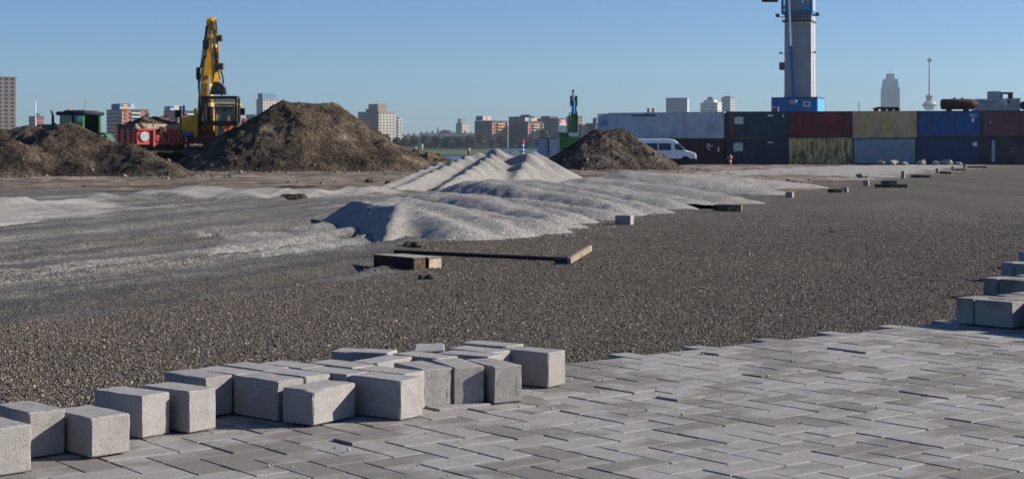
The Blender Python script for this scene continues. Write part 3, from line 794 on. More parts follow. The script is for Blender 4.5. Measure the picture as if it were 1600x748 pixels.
strew('pile_clods', 'tallest brown soil', 1300, .045, .5, M['clod'], 'loose clods and stones on the tallest brown soil pile', 'clods')
strew('pile_clods', 'wide brown soil', 1100, .04, .5, M['clod'], 'loose clods and stones on the left soil pile', 'clods')
strew('pile_clods', 'dark grey lumpy', 1100, .065, .55, M['clod'], 'loose lumps on the dark grey soil pile', 'clods')
strew('heap_stones', 'pale gravel heap', 5000, .011, .35, M['grit'], 'coarse pale stones rolled down the gravel heaps', 'stones', 9, 0, 1)
strew('toe_stones', 'long low pale', 3500, .012, .4, M['grit'], 'pale stones scattered over the ground round the front gravel heap', 'stones', .06, .35, 1)
scatter('soil_clods', np.stack([xx, yy, terrain_z(xx, yy) + sz * 0.15], -1), sz, M['clod'], 'brown clods and rubble strewn over the earth before the soil piles', 'clods', 2)

# ------------------------------------------------------------------ bricks, timbers and tools lying on the gravel
def brick_on_ground(name, px, py, ang, l, s, h, mat, label, cat, group='blocks and timbers marking the gravel edge', tilt=0.0):
    x, y = ground_pt(px, py)
    m = MB().bbox(-l / 2, l / 2, -s / 2, s / 2, -0.006, h, min(0.006, h * 0.1))
    o = m.build(name, mat, None, loc=(x, y + s * 0.4, gz(x, y) + 0.0)); o.rotation_euler = (0, tilt, R(ang))
    return tag(o, label, cat, group)
brick_on_ground('concrete_block', 976, 350.5, -24, .20, .12, .112, M['block'], 'single grey block with pale right end at the toe of the gravel heap', 'paving block')
brick_on_ground('timber_block', 1138, 330.5, -14, .42, .16, .095, M['darkwood'], 'dark timber length with pale end lying at the gravel heap toe', 'timber')
brick_on_ground('concrete_block', 1234.5, 308.5, -24, .14, .12, .11, M['block'], 'small square block standing alone at the tip of the gravel heap', 'paving block')
brick_on_ground('timber_block', 1306, 301, -14, .34, .14, .08, M['darkwood'], 'flat dark timber nearest right of the lone square block', 'timber')
brick_on_ground('concrete_block', 1321.5, 300.6, -24, .12, .11, .11, M['block'], 'little pale block touching the right end of a flat dark timber', 'paving block')
brick_on_ground('concrete_block', 1354, 290.5, -24, .15, .12, .15, M['block'], 'small upright block left of the pair of long timbers', 'paving block')
brick_on_ground('timber_block', 1393, 293, -14, .84, .16, .09, M['darkwood'], 'longest flat timber of the edge markers, front one of a pair', 'timber')
brick_on_ground('timber_block', 1390, 287.5, -14, .48, .16, .10, M['darkwood'], 'short timber right behind the longest flat timber', 'timber')
brick_on_ground('concrete_block', 1411.5, 279, -24, .13, .12, .26, M['block'], 'tallest thin upright block at the edge of the pale gravel strip', 'paving block')
brick_on_ground('timber_block', 1439, 277.5, -14, .75, .18, .10, M['darkwood'], 'flat timber right of the tallest thin upright block', 'timber')
brick_on_ground('concrete_block', 1465, 272, -24, .14, .12, .26, M['block'], 'upright block at the left end of a far flat timber', 'paving block')
brick_on_ground('timber_block', 1476, 272, -14, .62, .18, .12, M['darkwood'], 'far flat timber with an upright block at its left end', 'timber')
brick_on_ground('concrete_block', 1489, 266.5, -24, .16, .14, .24, M['block'], 'second farthest upright block near the containers', 'paving block')
brick_on_ground('timber_block', 1500, 266.5, -14, .7, .2, .12, M['darkwood'], 'farthest but one flat timber near the containers', 'timber')
brick_on_ground('concrete_block', 1508, 262.5, -24, .2, .16, .26, M['block'], 'farthest upright block before the blue and navy containers', 'paving block')
brick_on_ground('timber_block', 1527, 262.8, -14, 1.3, .25, .12, M['darkwood'], 'farthest long flat timber before the navy container', 'timber')
brick_on_ground('concrete_block', 896, 275.5, -24, .22, .2, .14, M['block'], 'small block on the earth between the tall gravel heap and dark soil pile', 'paving block')

x, y = ground_pt(640, 419); z = gz(x, y)
t = thing('slab_pair', 'pair of rust brown slabs lying side by side on the gravel with sunlit pale ends', 'slabs', (x - .03, y + 0.16, z), R(-50))
sl = MB().bbox(-.25, .25, -.13, -.012, -.006, .088, .004).build('slab', M['rust'], t)
MB().bbox(-.245, .245, -.125, -.017, .088, .092, .001).build('cement_skin', M['block'], sl)
MB().bbox(.25, .254, -.122, -.02, .0, .08, .001).build('sunlit_end', M['darkwood'], sl)  # end sheet coloured paler to paint the sun falling on it
sl = MB().bbox(-.24, .26, .0, .13, -.006, .084, .004).build('slab', M['rust'], t)
MB().bbox(-.235, .255, .005, .125, .084, .088, .001).build('cement_skin', M['block'], sl)
MB().bbox(.26, .264, .008, .122, .0, .078, .001).build('sunlit_end', M['board'], sl)
p0 = at(616, 393, 12.95); p1 = at(894, 405.5, 12.42); tl = at(907, 409, 12.35)
t = thing('screed_rake', 'long handled wooden rake with a pale head, lying across a brown slab', 'rake', (tl.x, tl.y, gz(tl.x, tl.y)), 0)
b0 = Vector(t.location)
MB().tube(p0 - b0, p1 - b0, .016, .016, 10).build('handle', M['black'], t, True)
MB().tube(at(866, 404.3, 12.47) - b0, p1 - b0, .021, .021, 10).build('ferrule', M['steel'], t, True)
a_, c_ = at(889, 416, 12.15), at(922, 401, 12.75)
a_.z = b0.z + .03; c_.z = b0.z + .09
MB().bar(a_ - b0, c_ - b0, .03, .045).build('head', M['wood'], t)
for i, (px, py, r, lab) in enumerate([(664, 437, .035, 'black pebble sized stone lying alone below the brown slabs'), (648, 384, .06, 'dark clod at the foot of the gravel heap above the brown slabs'),
                         (458, 311, .14, 'dark tuft of dry weeds on the crest of the pale gravel bank'), (1300, 363, .02, 'tiny dark stone on open gravel in the right half')]):
    x, y = ground_pt(px, py); rr = random.Random(i)
    m = MB()
    for k in range(5 if i != 2 else 9):
        c = Vector((rr.uniform(-1, 1) * r * 1.2, rr.uniform(-1, 1) * r, r * 0.3)); prof = []
        m.lathe(c, [(0.01 * r, -r * .6), (r * rr.uniform(.5, .9), -r * .3), (r * rr.uniform(.6, 1), 0), (r * rr.uniform(.3, .6), r * .45), (0.01 * r, r * .6)], 7)
    tag(m.build('stone' if i != 2 else 'weed_tuft', M['soil_grey'], None, loc=(x, y, gz(x, y))), lab, 'stone' if i != 2 else 'weeds')
for i, (px, py, r, lab) in enumerate([(578, 287, .16, 'largest pale rubble lump on the earth before the tall soil pile'), (606, 289, .11, 'smaller rubble lump right of the largest one before the tall soil pile'), (503, 287, .09, 'dark rubble lump left of the largest one before the tall soil pile'),
                                      (1376, 253, .5, ''), (1394, 252, .62, ''), (1413, 254, .4, ''), (1440, 252, .55, ''), (1462, 253, .42, ''), (1480, 253, .65, ''), (1497, 255, .4, ''), (1347, 278, .22, 'single whitish boulder lying out on the pale gravel strip')]):
    rr = random.Random(40 + i)
    x, y = ground_pt(px, py) if i < 3 or i == 10 else ((px - 800) / FPX * 148.5, 148.5)
    import bmesh
    bm = bmesh.new(); bmesh.ops.create_icosphere(bm, subdivisions=2, radius=r * .68)
    for v in bm.verts:
        n_ = v.co.normalized()
        v.co *= 1 + 0.28 * math.sin(n_.x * 4 + i * 2.1) * math.cos(n_.y * 3.3 - i) + rr.uniform(-.13, .13)
        v.co.z *= 0.7; v.co.x *= 1.25
    me = bpy.data.meshes.new('boulder'); bm.to_mesh(me); bm.free(); me.materials.append(M['crushed'] if i > 2 else M['clod'])
    ords = ['first', 'second', 'third', 'fourth', 'fifth', 'sixth', 'seventh']
    tag(link('boulder', me, None, (x, y, gz(x, y) + r * .35)), lab or ('%s from the left of the whitish boulders along the container foot' % ords[i - 3]), 'boulder', 'whitish boulders' if i > 2 else 'rubble lumps')

# ------------------------------------------------------------------ shipping containers
def corrugated(mb, L, z0, z1, y, n, depth=0.036, sgn=1):
    st = L / n; vs = []; xs = []
    for i in range(n):
        for f, d in ((0.0, 0), (0.3, 0), (0.5, 1), (0.8, 1)): xs.append((-L / 2 + (i + f) * st, d * depth))
    xs.append((L / 2, 0))
    for x_, d in xs: vs += [(x_, y + sgn * d, z0), (x_, y + sgn * d, z1)]
    mb.add(vs, [(2 * i, 2 * i + 2, 2 * i + 3, 2 * i + 1) for i in range(len(xs) - 1)])
CW, CH = 2.438, 2.591
def container(label, L, mat, frame_mat, loc, rz, group='stacked shipping containers', doors=0, open_door=False, plates=(), n=None, fr=None):
    t = thing('shipping_container', label, 'container', loc, rz, group)
    n = n or int(L / 0.28)
    m = MB(); corrugated(m, L - .3, .16, CH - .11, -CW / 2 + .02, n); m.build('side_panel', mat, t)
    m = MB(); corrugated(m, L - .3, .16, CH - .11, CW / 2 - .02, n, sgn=-1); m.build('side_panel', mat, t)
    m = MB(); m.box(-L / 2 + .12, L / 2 - .12, -CW / 2 + .06, CW / 2 - .06, CH - .06, CH - .02); m.build('roof', mat, t)
    m = MB(); m.box(-L / 2 + .12, L / 2 - .12, -CW / 2 + .06, CW / 2 - .06, .12, .15); m.build('floor_panel', frame_mat, t)
    for sx in (-1, 1):
        for sy in (-1, 1):
            m = MB(); m.bbox(sx * (L / 2 - .07) - .07, sx * (L / 2 - .07) + .07, sy * (CW / 2 - .07) - .07, sy * (CW / 2 - .07) + .07, .12, CH - .12, .01)
            c = m.build('corner_post', frame_mat, t)
            m = MB()
            for zz_ in (0, CH - .12): m.bbox(sx * (L / 2 - .085) - .089, sx * (L / 2 - .085) + .089, sy * (CW / 2 - .08) - .083, sy * (CW / 2 - .08) + .083, zz_, zz_ + .12, .012)
            m.build('corner_casting', frame_mat, c)
    for sy in (-1, 1):
        for zz_, hh, nm in ((CH - .11, .10, 'top_rail'), (.01, .155, 'bottom_rail')):
            m = MB(); m.box(-L / 2 + .14, L / 2 - .14, sy * (CW / 2 - .05) - .045, sy * (CW / 2 - .05) + .045, zz_, zz_ + hh); m.build(nm, frame_mat, t)
    for sx in (-1, 1):
        if open_door and sx == -1: continue
        m = MB(); k = 9
        for i in range(k): m.box(sx * (L / 2 - .05) - .02, sx * (L / 2 - .05) + .02 + .012 * (i % 2), -CW / 2 + .14 + i * (CW - .28) / k, -CW / 2 + .14 + (i + 1) * (CW - .28) / k - .004, .13, CH - .1)
        m.build('end_panel', mat, t)
    if L < 7:
        for y_ in (-.85, -.3, .3, .85): MB().tube((-L / 2 - .03, y_, .2), (-L / 2 - .03, y_, CH - .2), .022, .022, 6).build('locking_rod', frame_mat, t)
    if open_door:
        m = MB(); m.box(-.03, .03, -1.12, 0, .14, CH - .08)
        for b_ in (-.9, -.6, -.3): m.tube((-.06, b_, .2), (-.06, b_, CH - .14), .02, .02, 6)
        d = m.build('door', fr or frame_mat, t, loc=(-L / 2 - .03, -CW / 2 + .06, 0)); d.rotation_euler = (0, 0, R(-52))
    for (x0, x1, z0, z1, pm_) in plates:
        MB().box(x0, x1, -CW / 2 - .030, -CW / 2 - .018, z0, z1).build('painted_panel' if (x1 - x0) > .4 else 'marking', pm_, t)
    return t
CC = {}
M['paint_ochre'] = simple('faded_ochre_paint', (.50, .40, .13), .7, .3, var=.3, scale=3)
M['pale_panel'] = simple('pale_panel_paint', (.55, .54, .50), .7, .3, var=.3, scale=5)
for nm, c, ru, pt, pa in [('navy_green', (.018, .045, .065), .35, None, 0), ('navy', (.015, .028, .055), .25, None, 0), ('red', (.25, .020, .022), .62, (.11, .010, .012), .5),
                          ('cream', (.55, .37, .20), .38, None, 0), ('cream_rust', (.66, .45, .17), .80, None, 0), ('grey_blue', (.30, .34, .36), .42, (.14, .25, .36), .18),
                          ('blue', (.008, .085, .26), .62, None, 0), ('deep_blue', (.012, .05, .11), .3, None, 0), ('plum', (.15, .05, .065), .25, None, 0), ('navy_plum', (.022, .025, .045), .25, (.05, .035, .05), .4),
                          ('white', (.45, .49, .53), .26, None, 0), ('oxblood', (.060, .014, .020), .2, None, 0), ('steel_blue', (.34, .42, .47), .35, (.05, .13, .27), .15), ('reefer', (.42, .46, .50), .15, None, 0), ('reefer_dark', (.22, .27, .32), .15, None, 0), ('frame', (.035, .030, .030), .6, None, 0)]:
    CC[nm] = mat_container('container_' + nm, c, ru, pt, pa)
def crow(px0, px1, Y0, Y1):
    a, b_ = Vector(((px0 - 800) / FPX * Y0, Y0)), Vector(((px1 - 800) / FPX * Y1, Y1))
    return a, b_
rz = math.atan2(-0.80, 6.06)
ROW = [(20.95 + 6.075 * math.cos(rz) * i, 156.6 + 6.075 * math.sin(rz) * i) for i in range(5)]
Z0 = -.50
names = [('navy_green', 'dark teal container with a pale panel, upper layer left of the red one', [(-2.2, -1.35, 1.35, 2.05, M['pale_panel']), (-2.75, -2.25, .2, 2.4, CC['plum']), (1.0, 1.5, 2.1, 2.25, M['white']), (2.45, 2.55, 2.0, 2.3, M['white'])],
          'navy', 'dark navy container with a pale panel, lower layer beside the hydrant', [(-2.3, -1.4, 1.3, 2.1, M['pale_panel']), (1.0, 1.5, 2.1, 2.2, M['white'])]),
         ('red', 'weathered red container in the upper layer of the stack', [], 'cream_rust', 'cream container heavily streaked with rust, lower layer under the red one', []),
         ('cream', 'cream container in the upper layer between the red and blue ones', [(-2.25, -1.75, .3, 2.35, M['paint_ochre']), (-.3, .45, .35, 1.9, M['paint_ochre'])], 'grey_blue', 'pale grey container with a faded blue band, lower layer', []),
         ('blue', 'bright blue container with black rust spots, upper layer', [(2.1, 2.35, 1.5, 1.9, M['white']), (1.9, 2.6, 2.0, 2.3, CC['steel_blue'])], 'deep_blue', 'dark blue container under the bright blue one', [(2.2, 2.6, 1.8, 2.15, M['white'])]),
         ('plum', 'plum red container in the upper layer at the right picture edge', [(-2.3, -2.15, 1.4, 1.5, M['white'])], 'navy_plum', 'navy container with a pale vertical stripe, lower layer at the right edge', [(-2.1, -1.8, .3, 2.35, CC['steel_blue']), (-.4, .3, 1.0, 1.7, CC['plum'])])]
for (x, y), (c1, l1, p1_, c0, l0, p0_) in zip(ROW, names):
    cx, cy = x + 3.03 * math.cos(rz) + CW / 2 * -math.sin(rz), y + 3.03 * math.sin(rz) + CW / 2 * math.cos(rz)
    for lay, (cn, lab, pl) in enumerate(((c0, l0, p0_), (c1, l1, p1_))):
        container(lab, 6.058, CC[cn], CC['frame'] if cn not in ('cream', 'cream_rust') else CC[cn], (cx, cy, Z0 + lay * (CH + .004)), rz, plates=pl)
rz2 = math.atan2(-5.0, 11.1)
ex, ey = 20.85, 157.2
cx, cy = ex - 6.1 * math.cos(rz2) - CW / 2 * math.sin(rz2), ey - 6.1 * math.sin(rz2) + CW / 2 * math.cos(rz2)
marks = [(4.3, 4.7, 1.95, 2.02, M['white']), (4.3, 4.95, 1.78, 1.86, M['white']), (4.35, 4.6, 1.6, 1.68, M['white']), (4.5, 4.65, 1.38, 1.5, M['white']), (5.45, 5.6, 1.25, 1.7, M['white'])]
container('long oxblood container at ground level behind the white van', 12.19, CC['oxblood'], CC['frame'], (cx, cy, Z0), rz2, plates=marks, n=46)
container('long pale grey container with an open left door, on top of the oxblood one', 12.19, CC['white'], CC['reefer'], (cx, cy, Z0 + CH + .004), rz2, open_door=True, plates=[(-3.6, -.9, 2.22, 2.38, CC['deep_blue'])], n=46, fr=CC['steel_blue'])
p = at(857, 236, 148)
container('pale blue streaked container standing end on left of the green excavator', 6.06, CC['steel_blue'], CC['frame'], (p.x + .7, p.y + 2, -.52), R(-82), group='containers apart from the stack')
tag(MB().box(66, 96, 262, 290, -.6, 6.86).build('storage_terrace', M['quay']), kind='structure')
for i, (px, zt_, Y, cn, lab) in enumerate([(1537, 6.87, 264.5, 'reefer', 'left grey refrigerated container with its end to the camera above the blue container'), (1560, 6.35, 266.5, 'reefer', 'lower middle grey refrigerated container end between two taller ones'),
        (1583, 6.95, 264, 'reefer_dark', 'right grey blue refrigerated container end with dark rods')]):
    c_ = container(lab, 6.06, CC[cn], CC['reefer'], ((px - 800) / FPX * Y + .6, Y + 3.4, zt_), R(80), group='far refrigerated containers', n=18)
    MB().box(-3.10, -3.04, .35, .85, 1.75, 2.2).build('fan_grille', M['black'], c_)
p = at(1566, 150, 275)
t = thing('container_frame', 'reddish steel frame with a grey panel on top of the far containers', 'frame', (p.x, 277, at(0, 157.5, 275).z - .3), 0)
MB().box(-1.7, .1, -1, 1, 0, 1.95).build('panel', CC['reefer_dark'], t)
for xx_ in (.15, 1.9): MB().box(xx_, xx_ + .25, -1, 1, 0, 1.5).build('post', M['rust'], t)
MB().box(.12, 2.2, -1, 1, 1.502, 1.8).build('beam', M['maroon'], t)
p = at(1474, 170, 290)
t = thing('storage_cabin', 'small grey blue cabin peeking out left of the rusty tank', 'cabin', (p.x, 262, -.5), 0)
MB().box(-1.3, 1.5, 0, 2.4, 0, at(0, 159.5, 262).z + .5).build('wall', CC['reefer_dark'], t)
MB().box(-1.4, 1.6, -.1, 2.5, at(0, 159.5, 262).z + .5, at(0, 158.6, 262).z + .5).build('roof', M['steel'], t)

# rusty tanks and rack on top of the stack
def tank(px0, px1, pyc, Y, r, label, nose=True):
    a, b_ = at(px0, pyc, Y), at(px1, pyc, Y)
    L = b_.x - a.x
    t = thing('steel_tank', label, 'tank', (a.x, Y, Z0 + 2 * CH + .01))
    zc = a.z - (Z0 + 2 * CH + .01)
    MB().lathe((0, 0, zc), [(r * .9, 0), (r, .12), (r, L * .78), (r * .95, L * .80), (r * .55, L * .93), (r * .12, L)] if nose else [(r * .6, 0), (r, .2), (r, L)], 26, 'X').build('shell', M['rust'], t, True)
    for k in (.15, .6):
        MB().box(L * k, L * k + .35, -r * .8, r * .8, 0, zc - r * .55).build('saddle', M['rust'], t)
    for k in (.35, .55): MB().tube((L * k, 0, zc + r * .9), (L * k, 0, zc + r + .12), .12, .12, 10).build('manhole', M['rust'], t)
tank(1471, 1530, 163, 156, .52, 'rusty cylindrical tank with a pointed right end on top of the blue container')
tank(1594, 1640, 165, 156, .40, 'tip of another rusty tank entering at the right edge', False)
p = at(1378, 170, 158)
t = thing('flat_rack', 'rusty flat steel rack lying on top of the cream container', 'steel rack', (p.x, 156.2, Z0 + 2 * CH + .01))
MB().box(-1.15, 1.15, -.8, .8, .22, .34).build('deck', M['rust'], t)
for k in (-1.05, -.35, .35, 1.0): MB().box(k, k + .12, -.8, .8, 0, .218).build('bearer', M['rust'], t)
MB().box(-1.14, 1.0, -.78, -.7, .342, .40).build('lip', M['rust'], t)
for i, (px, Y) in enumerate(((1014.5, 161.4), (1022, 161), (1210, 156.2), (1217, 156.1))):
    x = (px - 800) / FPX * Y
    lab = ['left of two pale stubs on the long pale container', 'right of two pale stubs on the long pale container', 'left of two pale stubs on the teal container by the crane', 'right of two pale stubs on the teal container by the crane'][i]
    t = thing('vent_stub', lab, 'stub', (x, Y + .9, Z0 + 2 * CH + .012), 0, 'pale stubs on the container roofs')
    MB().lathe((0, 0, 0), [(.2, 0), (.15, .06), (.13, .30), (.17, .36), (.17, .42), (.05, .46)], 14).build('cap', M['wood'], t, True)

# ------------------------------------------------------------------ harbour crane
Yc = 188.0
sc_ = FPX / Yc
xc = (1250 - 800) / sc_
ct = thing('harbour_crane', 'tall grey harbour crane tower with blue machine house rising behind the containers', 'crane', (xc, Yc, -.5), R(-21))
def zpx(py, Y=Yc): return CAM_H - (py - HORIZON) / FPX * Y + .5
w0, w1 = 1.58, 1.50
MB().add([(-w0, -1.4, 5.5), (w0, -1.4, 5.5), (w0, 1.4, 5.5), (-w0, 1.4, 5.5), (-w1, -1.3, 34), (w1, -1.3, 34), (w1, 1.3, 34), (-w1, 1.3, 34)],
         [(3, 2, 1, 0), (4, 5, 6, 7), (0, 1, 5, 4), (1, 2, 6, 5), (2, 3, 7, 6), (3, 0, 4, 7)]).build('tower', M['crane_white'], ct)
base = MB(); base.bbox(-3.2, 3.2, -3.2, 3.0, .9, 5.4, .1)
for sx in (-1, 1):
    for sy in (-1, 1): base.bar((sx * 2.6, sy * 2.6, 1.2), (sx * 4.6, sy * 4.6, .9), .8); base.box(sx * 4.6 - .7, sx * 4.6 + .7, sy * 4.6 - .7, sy * 4.6 + .7, 0, .3)
base.build('undercarriage', M['crane_blue'], ct)
house = MB().bbox(-3.05, 2.35, -1.75, 2.6, 5.4, zpx(153.5), .06).build('machine_house', M['crane_blue'], ct)
MB().box(2.352, 2.375, -1.6, 2.4, 5.5, zpx(155)).build('sunlit_side', M['crane_light_blue'], house)  # lighter blue sheet puts the sunlight on this side into colour
MB().box(.75, 1.55, -1.80, -1.752, zpx(167.5), zpx(159.5)).build('window_frame', M['white'], house)
MB().box(.92, 1.38, -1.83, -1.80, zpx(165.8), zpx(161.2)).build('window_pane', M['glass'], house)
MB().box(-3.08, 2.40, -1.78, 2.62, zpx(153.5) + .002, zpx(152.6)).build('roof_edge', M['steel'], house)
for k in (-2.1, .0, .4): MB().tube((k, -1.85, 6.0), (k, -1.85, zpx(164)), .03, .03, 6).build('rail', M['crane_light_blue'], house)
# luffing cylinder
cy_ = MB().tube((-.3, -2.1, zpx(163)), (-.62, -2.3, zpx(75)), .20, .20, 14).build('luffing_cylinder', M['crane_blue'], ct, True)
MB().tube((-.62, -2.3, zpx(75)), (-.9, -2.55, zpx(-60)), .13, .13, 12).build('piston_rod', M['chrome'], cy_, True)
MB().tube((-.62, -2.3, zpx(78)), (-.62, -2.3, zpx(74)), .25, .25, 14).build('gland', M['crane_blue'], cy_, True)
MB().bbox(-.75, .1, -2.55, -1.76, zpx(164.8), zpx(157), .1).build('cylinder_foot', M['crane_white'], ct)
# boom foot frame in front of the tower top
bf = MB()
for k in (-1.72, 1.72): bf.bar((k, -1.75, zpx(22)), (k * .9, -2.6, zpx(-90)), .3, .35)
bf.build('boom_leg', M['crane_blue'], ct)
bf = MB(); bf.bar((-.75, -2.25, zpx(-6)), (1.7, -1.9, zpx(20)), .16); bf.bar((-.75, -2.25, zpx(-6)), (-1.7, -1.9, zpx(20)), .12); bf.bar((.65, -1.8, zpx(9)), (.45, -2.2, zpx(-40)), .1)
bf.build('brace', M['crane_light_blue'], ct)
MB().box(-1.8, 1.8, -1.95, 1.6, zpx(24), zpx(19)).build('boom_pivot', M['crane_blue'], ct)
m = MB(); m.box(-1.75, 1.7, -1.9, 1.6, zpx(36), zpx(33.5))
for k in range(9): m.tube((-1.7 + k * .42, -1.85, zpx(36)), (-1.7 + k * .42, -1.85, zpx(27)), .035, .035, 6)
m.tube((-1.7, -1.85, zpx(28)), (1.66, -1.85, zpx(28)), .04, .04, 6)
m.build('platform', M['steel'], ct)
m = MB(); m.bar((-1.55, -1.52, zpx(37.5)), (1.5, -1.52, zpx(37.5)), .12); m.build('light_rail', M['white'], ct)
for sx, px_o in ((-1, -2.35), (1, 2.3)):
    m = MB(); m.bbox(px_o - .22, px_o + .22, -1.6, -1.35, zpx(28), zpx(22.5), .04); m.bar((px_o, -1.4, zpx(27)), (sx * 1.5, -1.2, zpx(27.5)), .07)
    m.build('floodlight', M['steel'], ct)
    m = MB(); m.bar((sx * 1.5, -1.2, zpx(84)), (sx * 2.0, -1.3, zpx(84)), .06); m.bbox(sx * 2.0 - .16, sx * 2.0 + .1, -1.4, -1.2, zpx(85), zpx(82), .03); m.build('bracket_lamp', M['steel'], ct)
m = MB(); m.bbox(-2.2, -1.57, -1.35, -1.05, zpx(110), zpx(98), .04); m.build('panel_box', M['steel'], ct)
m = MB()
for k in range(40): m.bar((1.56, -.35, 7.2 + k * .35), (1.56, .15, 7.2 + k * .35), .035)
m.bar((1.58, -.37, 7), (1.52, -.37, 22), .04); m.bar((1.58, .17, 7), (1.52, .17, 22), .04)
tag(m.build('ladder', M['steel'], ct), kind='stuff')
p = at(1203, 0, 178)
t = thing('hook_block', 'rusty dark hook block hanging at the top picture edge left of the crane', 'hook block', (p.x, 178, p.z - .25))
MB().bbox(-.88, .88, -.35, .35, 0, 1.7, .06).build('sheave_block', M['rust'], t)
MB().bbox(-.3, .3, -.45, .45, .1, 1.2, .05).build('cheek_plate', M['darkwood'], t)
for k in (-.5, -.2, .2, .5): MB().tube((k, 0, 1.7), (k, 0, 16), .025, .025, 6).build('rope', M['steel'], t)
MB().box(-.9, .9, -.3, .3, 16, 16.5).build('boom_head', M['crane_blue'], t)

# ------------------------------------------------------------------ vehicles
def wheel(parent, c, r, w, axis='Y', rim_mat=None, name='wheel'):
    e = MB().lathe(c, [(r * .62, -w / 2), (r * .93, -w / 2), (r, -w * .32), (r, w * .32), (r * .93, w / 2), (r * .62, w / 2)], 28, axis).build(name, M['black'], parent, True)
    MB().lathe(c, [(r * .05, -w * .36), (r * .30, -w * .40), (r * .60, -w * .46), (r * .60, w * .46), (r * .30, w * .40), (r * .05, w * .36)], 24, axis).build('rim', rim_mat or M['steel'], e, True)
    return e
# van
p = at(1086, 256, 151)
t = thing('van', 'white passenger van facing right, half hidden by the grey soil pile', 'van', (p.x, 151, gz(p.x, 151)), 0)
prof = [(0, .42), (.02, .95), (-.10, 1.12), (-.95, 1.38), (-1.15, 1.50), (-1.78, 2.18), (-2.05, 2.36), (-2.6, 2.46), (-5.6, 2.44), (-5.85, 2.30), (-5.92, 1.2), (-5.92, .45)]
def vw(z): return .99 - max(0, z - 1.15) * .115
m = MB(); n_ = len(prof)
inner = [(x_ * .997 - .012, z_) for x_, z_ in prof]
vs = [(x_, -vw(z_), z_) for x_, z_ in prof] + [(x_, vw(z_), z_) for x_, z_ in prof]
m.add(vs, [tuple(range(n_)), tuple(range(n_, 2 * n_))[::-1]] + [(i, n_ + i, n_ + (i + 1) % n_, (i + 1) % n_) for i in range(n_)])
body = m.build('body', M['van'], t)
bv = body.modifiers.new('bevel', 'BEVEL'); bv.width = .09; bv.segments = 3; bv.limit_method = 'ANGLE'; bv.angle_limit = R(35)
def vpanel(name, pts, mat, parent, off=.012, th=.03):
    vs = [(x_, -vw(z_) - off, z_) for x_, z_ in pts] + [(x_, -vw(z_) - off + th, z_) for x_, z_ in pts]; k = len(pts)
    return MB().add(vs, [tuple(range(k)), tuple(range(k, 2 * k))[::-1]] + [(i, k + i, k + (i + 1) % k, (i + 1) % k) for i in range(k)]).build(name, mat, parent)
dr = vpanel('front_door', [(-1.05, .62), (-1.05, 1.42), (-1.62, 2.02), (-2.12, 2.14), (-2.18, .62)], M['van'], t, .006)
vpanel('door_window', [(-1.14, 1.36), (-1.60, 1.92), (-2.02, 2.0), (-1.98, 1.44)], M['glass_teal'], dr, .018)
MB().box(-1.98, -1.80, -1.02, -.985, 1.18, 1.23).build('handle', M['black'], dr)
sd = vpanel('sliding_door', [(-2.26, .62), (-2.26, 2.16), (-3.56, 2.18), (-3.56, .62)], M['van'], t, .006)
vpanel('window', [(-2.36, 1.38), (-2.36, 2.02), (-3.50, 2.04), (-3.50, 1.38)], M['glass'], sd, .016)
MB().box(-2.55, -2.36, -1.02, -.985, 1.12, 1.17).build('handle', M['black'], sd)
vpanel('window', [(-3.62, 1.38), (-3.62, 2.04), (-4.75, 2.04), (-4.75, 1.38)], M['glass'], t, .012)
vpanel('window', [(-4.85, 1.38), (-4.85, 2.04), (-5.72, 2.02), (-5.72, 1.38)], M['glass'], t, .012)
vpanel('side_trim', [(-.02, .40), (-.02, .60), (-5.90, .60), (-5.90, .40)], M['black'], t, .02)
MB().add([(-1.13, -.80, 1.53), (-1.13, .80, 1.53), (-1.75, .72, 2.19), (-1.75, -.72, 2.19), (-1.10, -.80, 1.56), (-1.10, .80, 1.56), (-1.72, .72, 2.22), (-1.72, -.72, 2.22)], [(0, 1, 2, 3), (4, 5, 6, 7), (0, 1, 5, 4), (2, 3, 7, 6), (1, 2, 6, 5), (0, 3, 7, 4)]).build('windscreen', M['glass'], t)
MB().bbox(-.12, .06, -.92, .92, .36, .72, .04).build('bumper', M['black'], t)
for sy in (-1, 1):
    MB().bbox(-.35, .0, sy * .80 - .16, sy * .80 + .16, .86, 1.10, .04).build('headlight', M['chrome'], t)
    MB().bbox(-1.35, -1.18, sy * 1.10 - .1, sy * 1.10 + .1, 1.42, 1.72, .04).build('mirror', M['wood'], t)
    for xx_ in (-1.02, -4.75): wheel(t, (xx_, sy * .86, .35), .36, .24, 'Y', M['steel'])
    for xx_ in (-1.02, -4.75): MB().lathe((xx_, sy * .985, .36), [(.33, -.012), (.47, -.012), (.47, .012), (.33, .012)], 28, 'Y').build('wheel_arch', M['black'], t)

# yellow excavator, facing the camera
Ye = 92.0; se = FPX / Ye
xe = (338 - 800) / se
et = thing('excavator', 'yellow excavator with raised boom and a skeleton bucket hung before its cab', 'excavator', (xe, Ye, .12), 0)
def E_(px, py, dy): # local point on the machine for a picture point at depth Ye+dy
    q_ = at(px, py, Ye + dy); return Vector((q_.x - xe, dy, q_.z - .12))
for sx in (-1, 1):
    m = MB(); m.prism([(-1.9, .45), (-1.75, .12), (-1.45, 0), (1.45, 0), (1.75, .12), (1.9, .45), (1.75, .78), (1.45, .9), (-1.45, .9), (-1.75, .78)], sx * 1.2 - .3, sx * 1.2 + .3, 'X')
    tr = m.build('track', M['steel'], et)
    m = MB()
    for k in range(14): m.box(sx * 1.2 - .32, sx * 1.2 + .32, -1.75 + k * .26, -1.62 + k * .26, .902, .94)
    m.build('track_shoes', M['black'], tr)
MB().lathe((0, 0, 0), [(.7, .9), (.75, 1.0), (.75, 1.12)], 24).build('slew_ring', M['steel'], et)
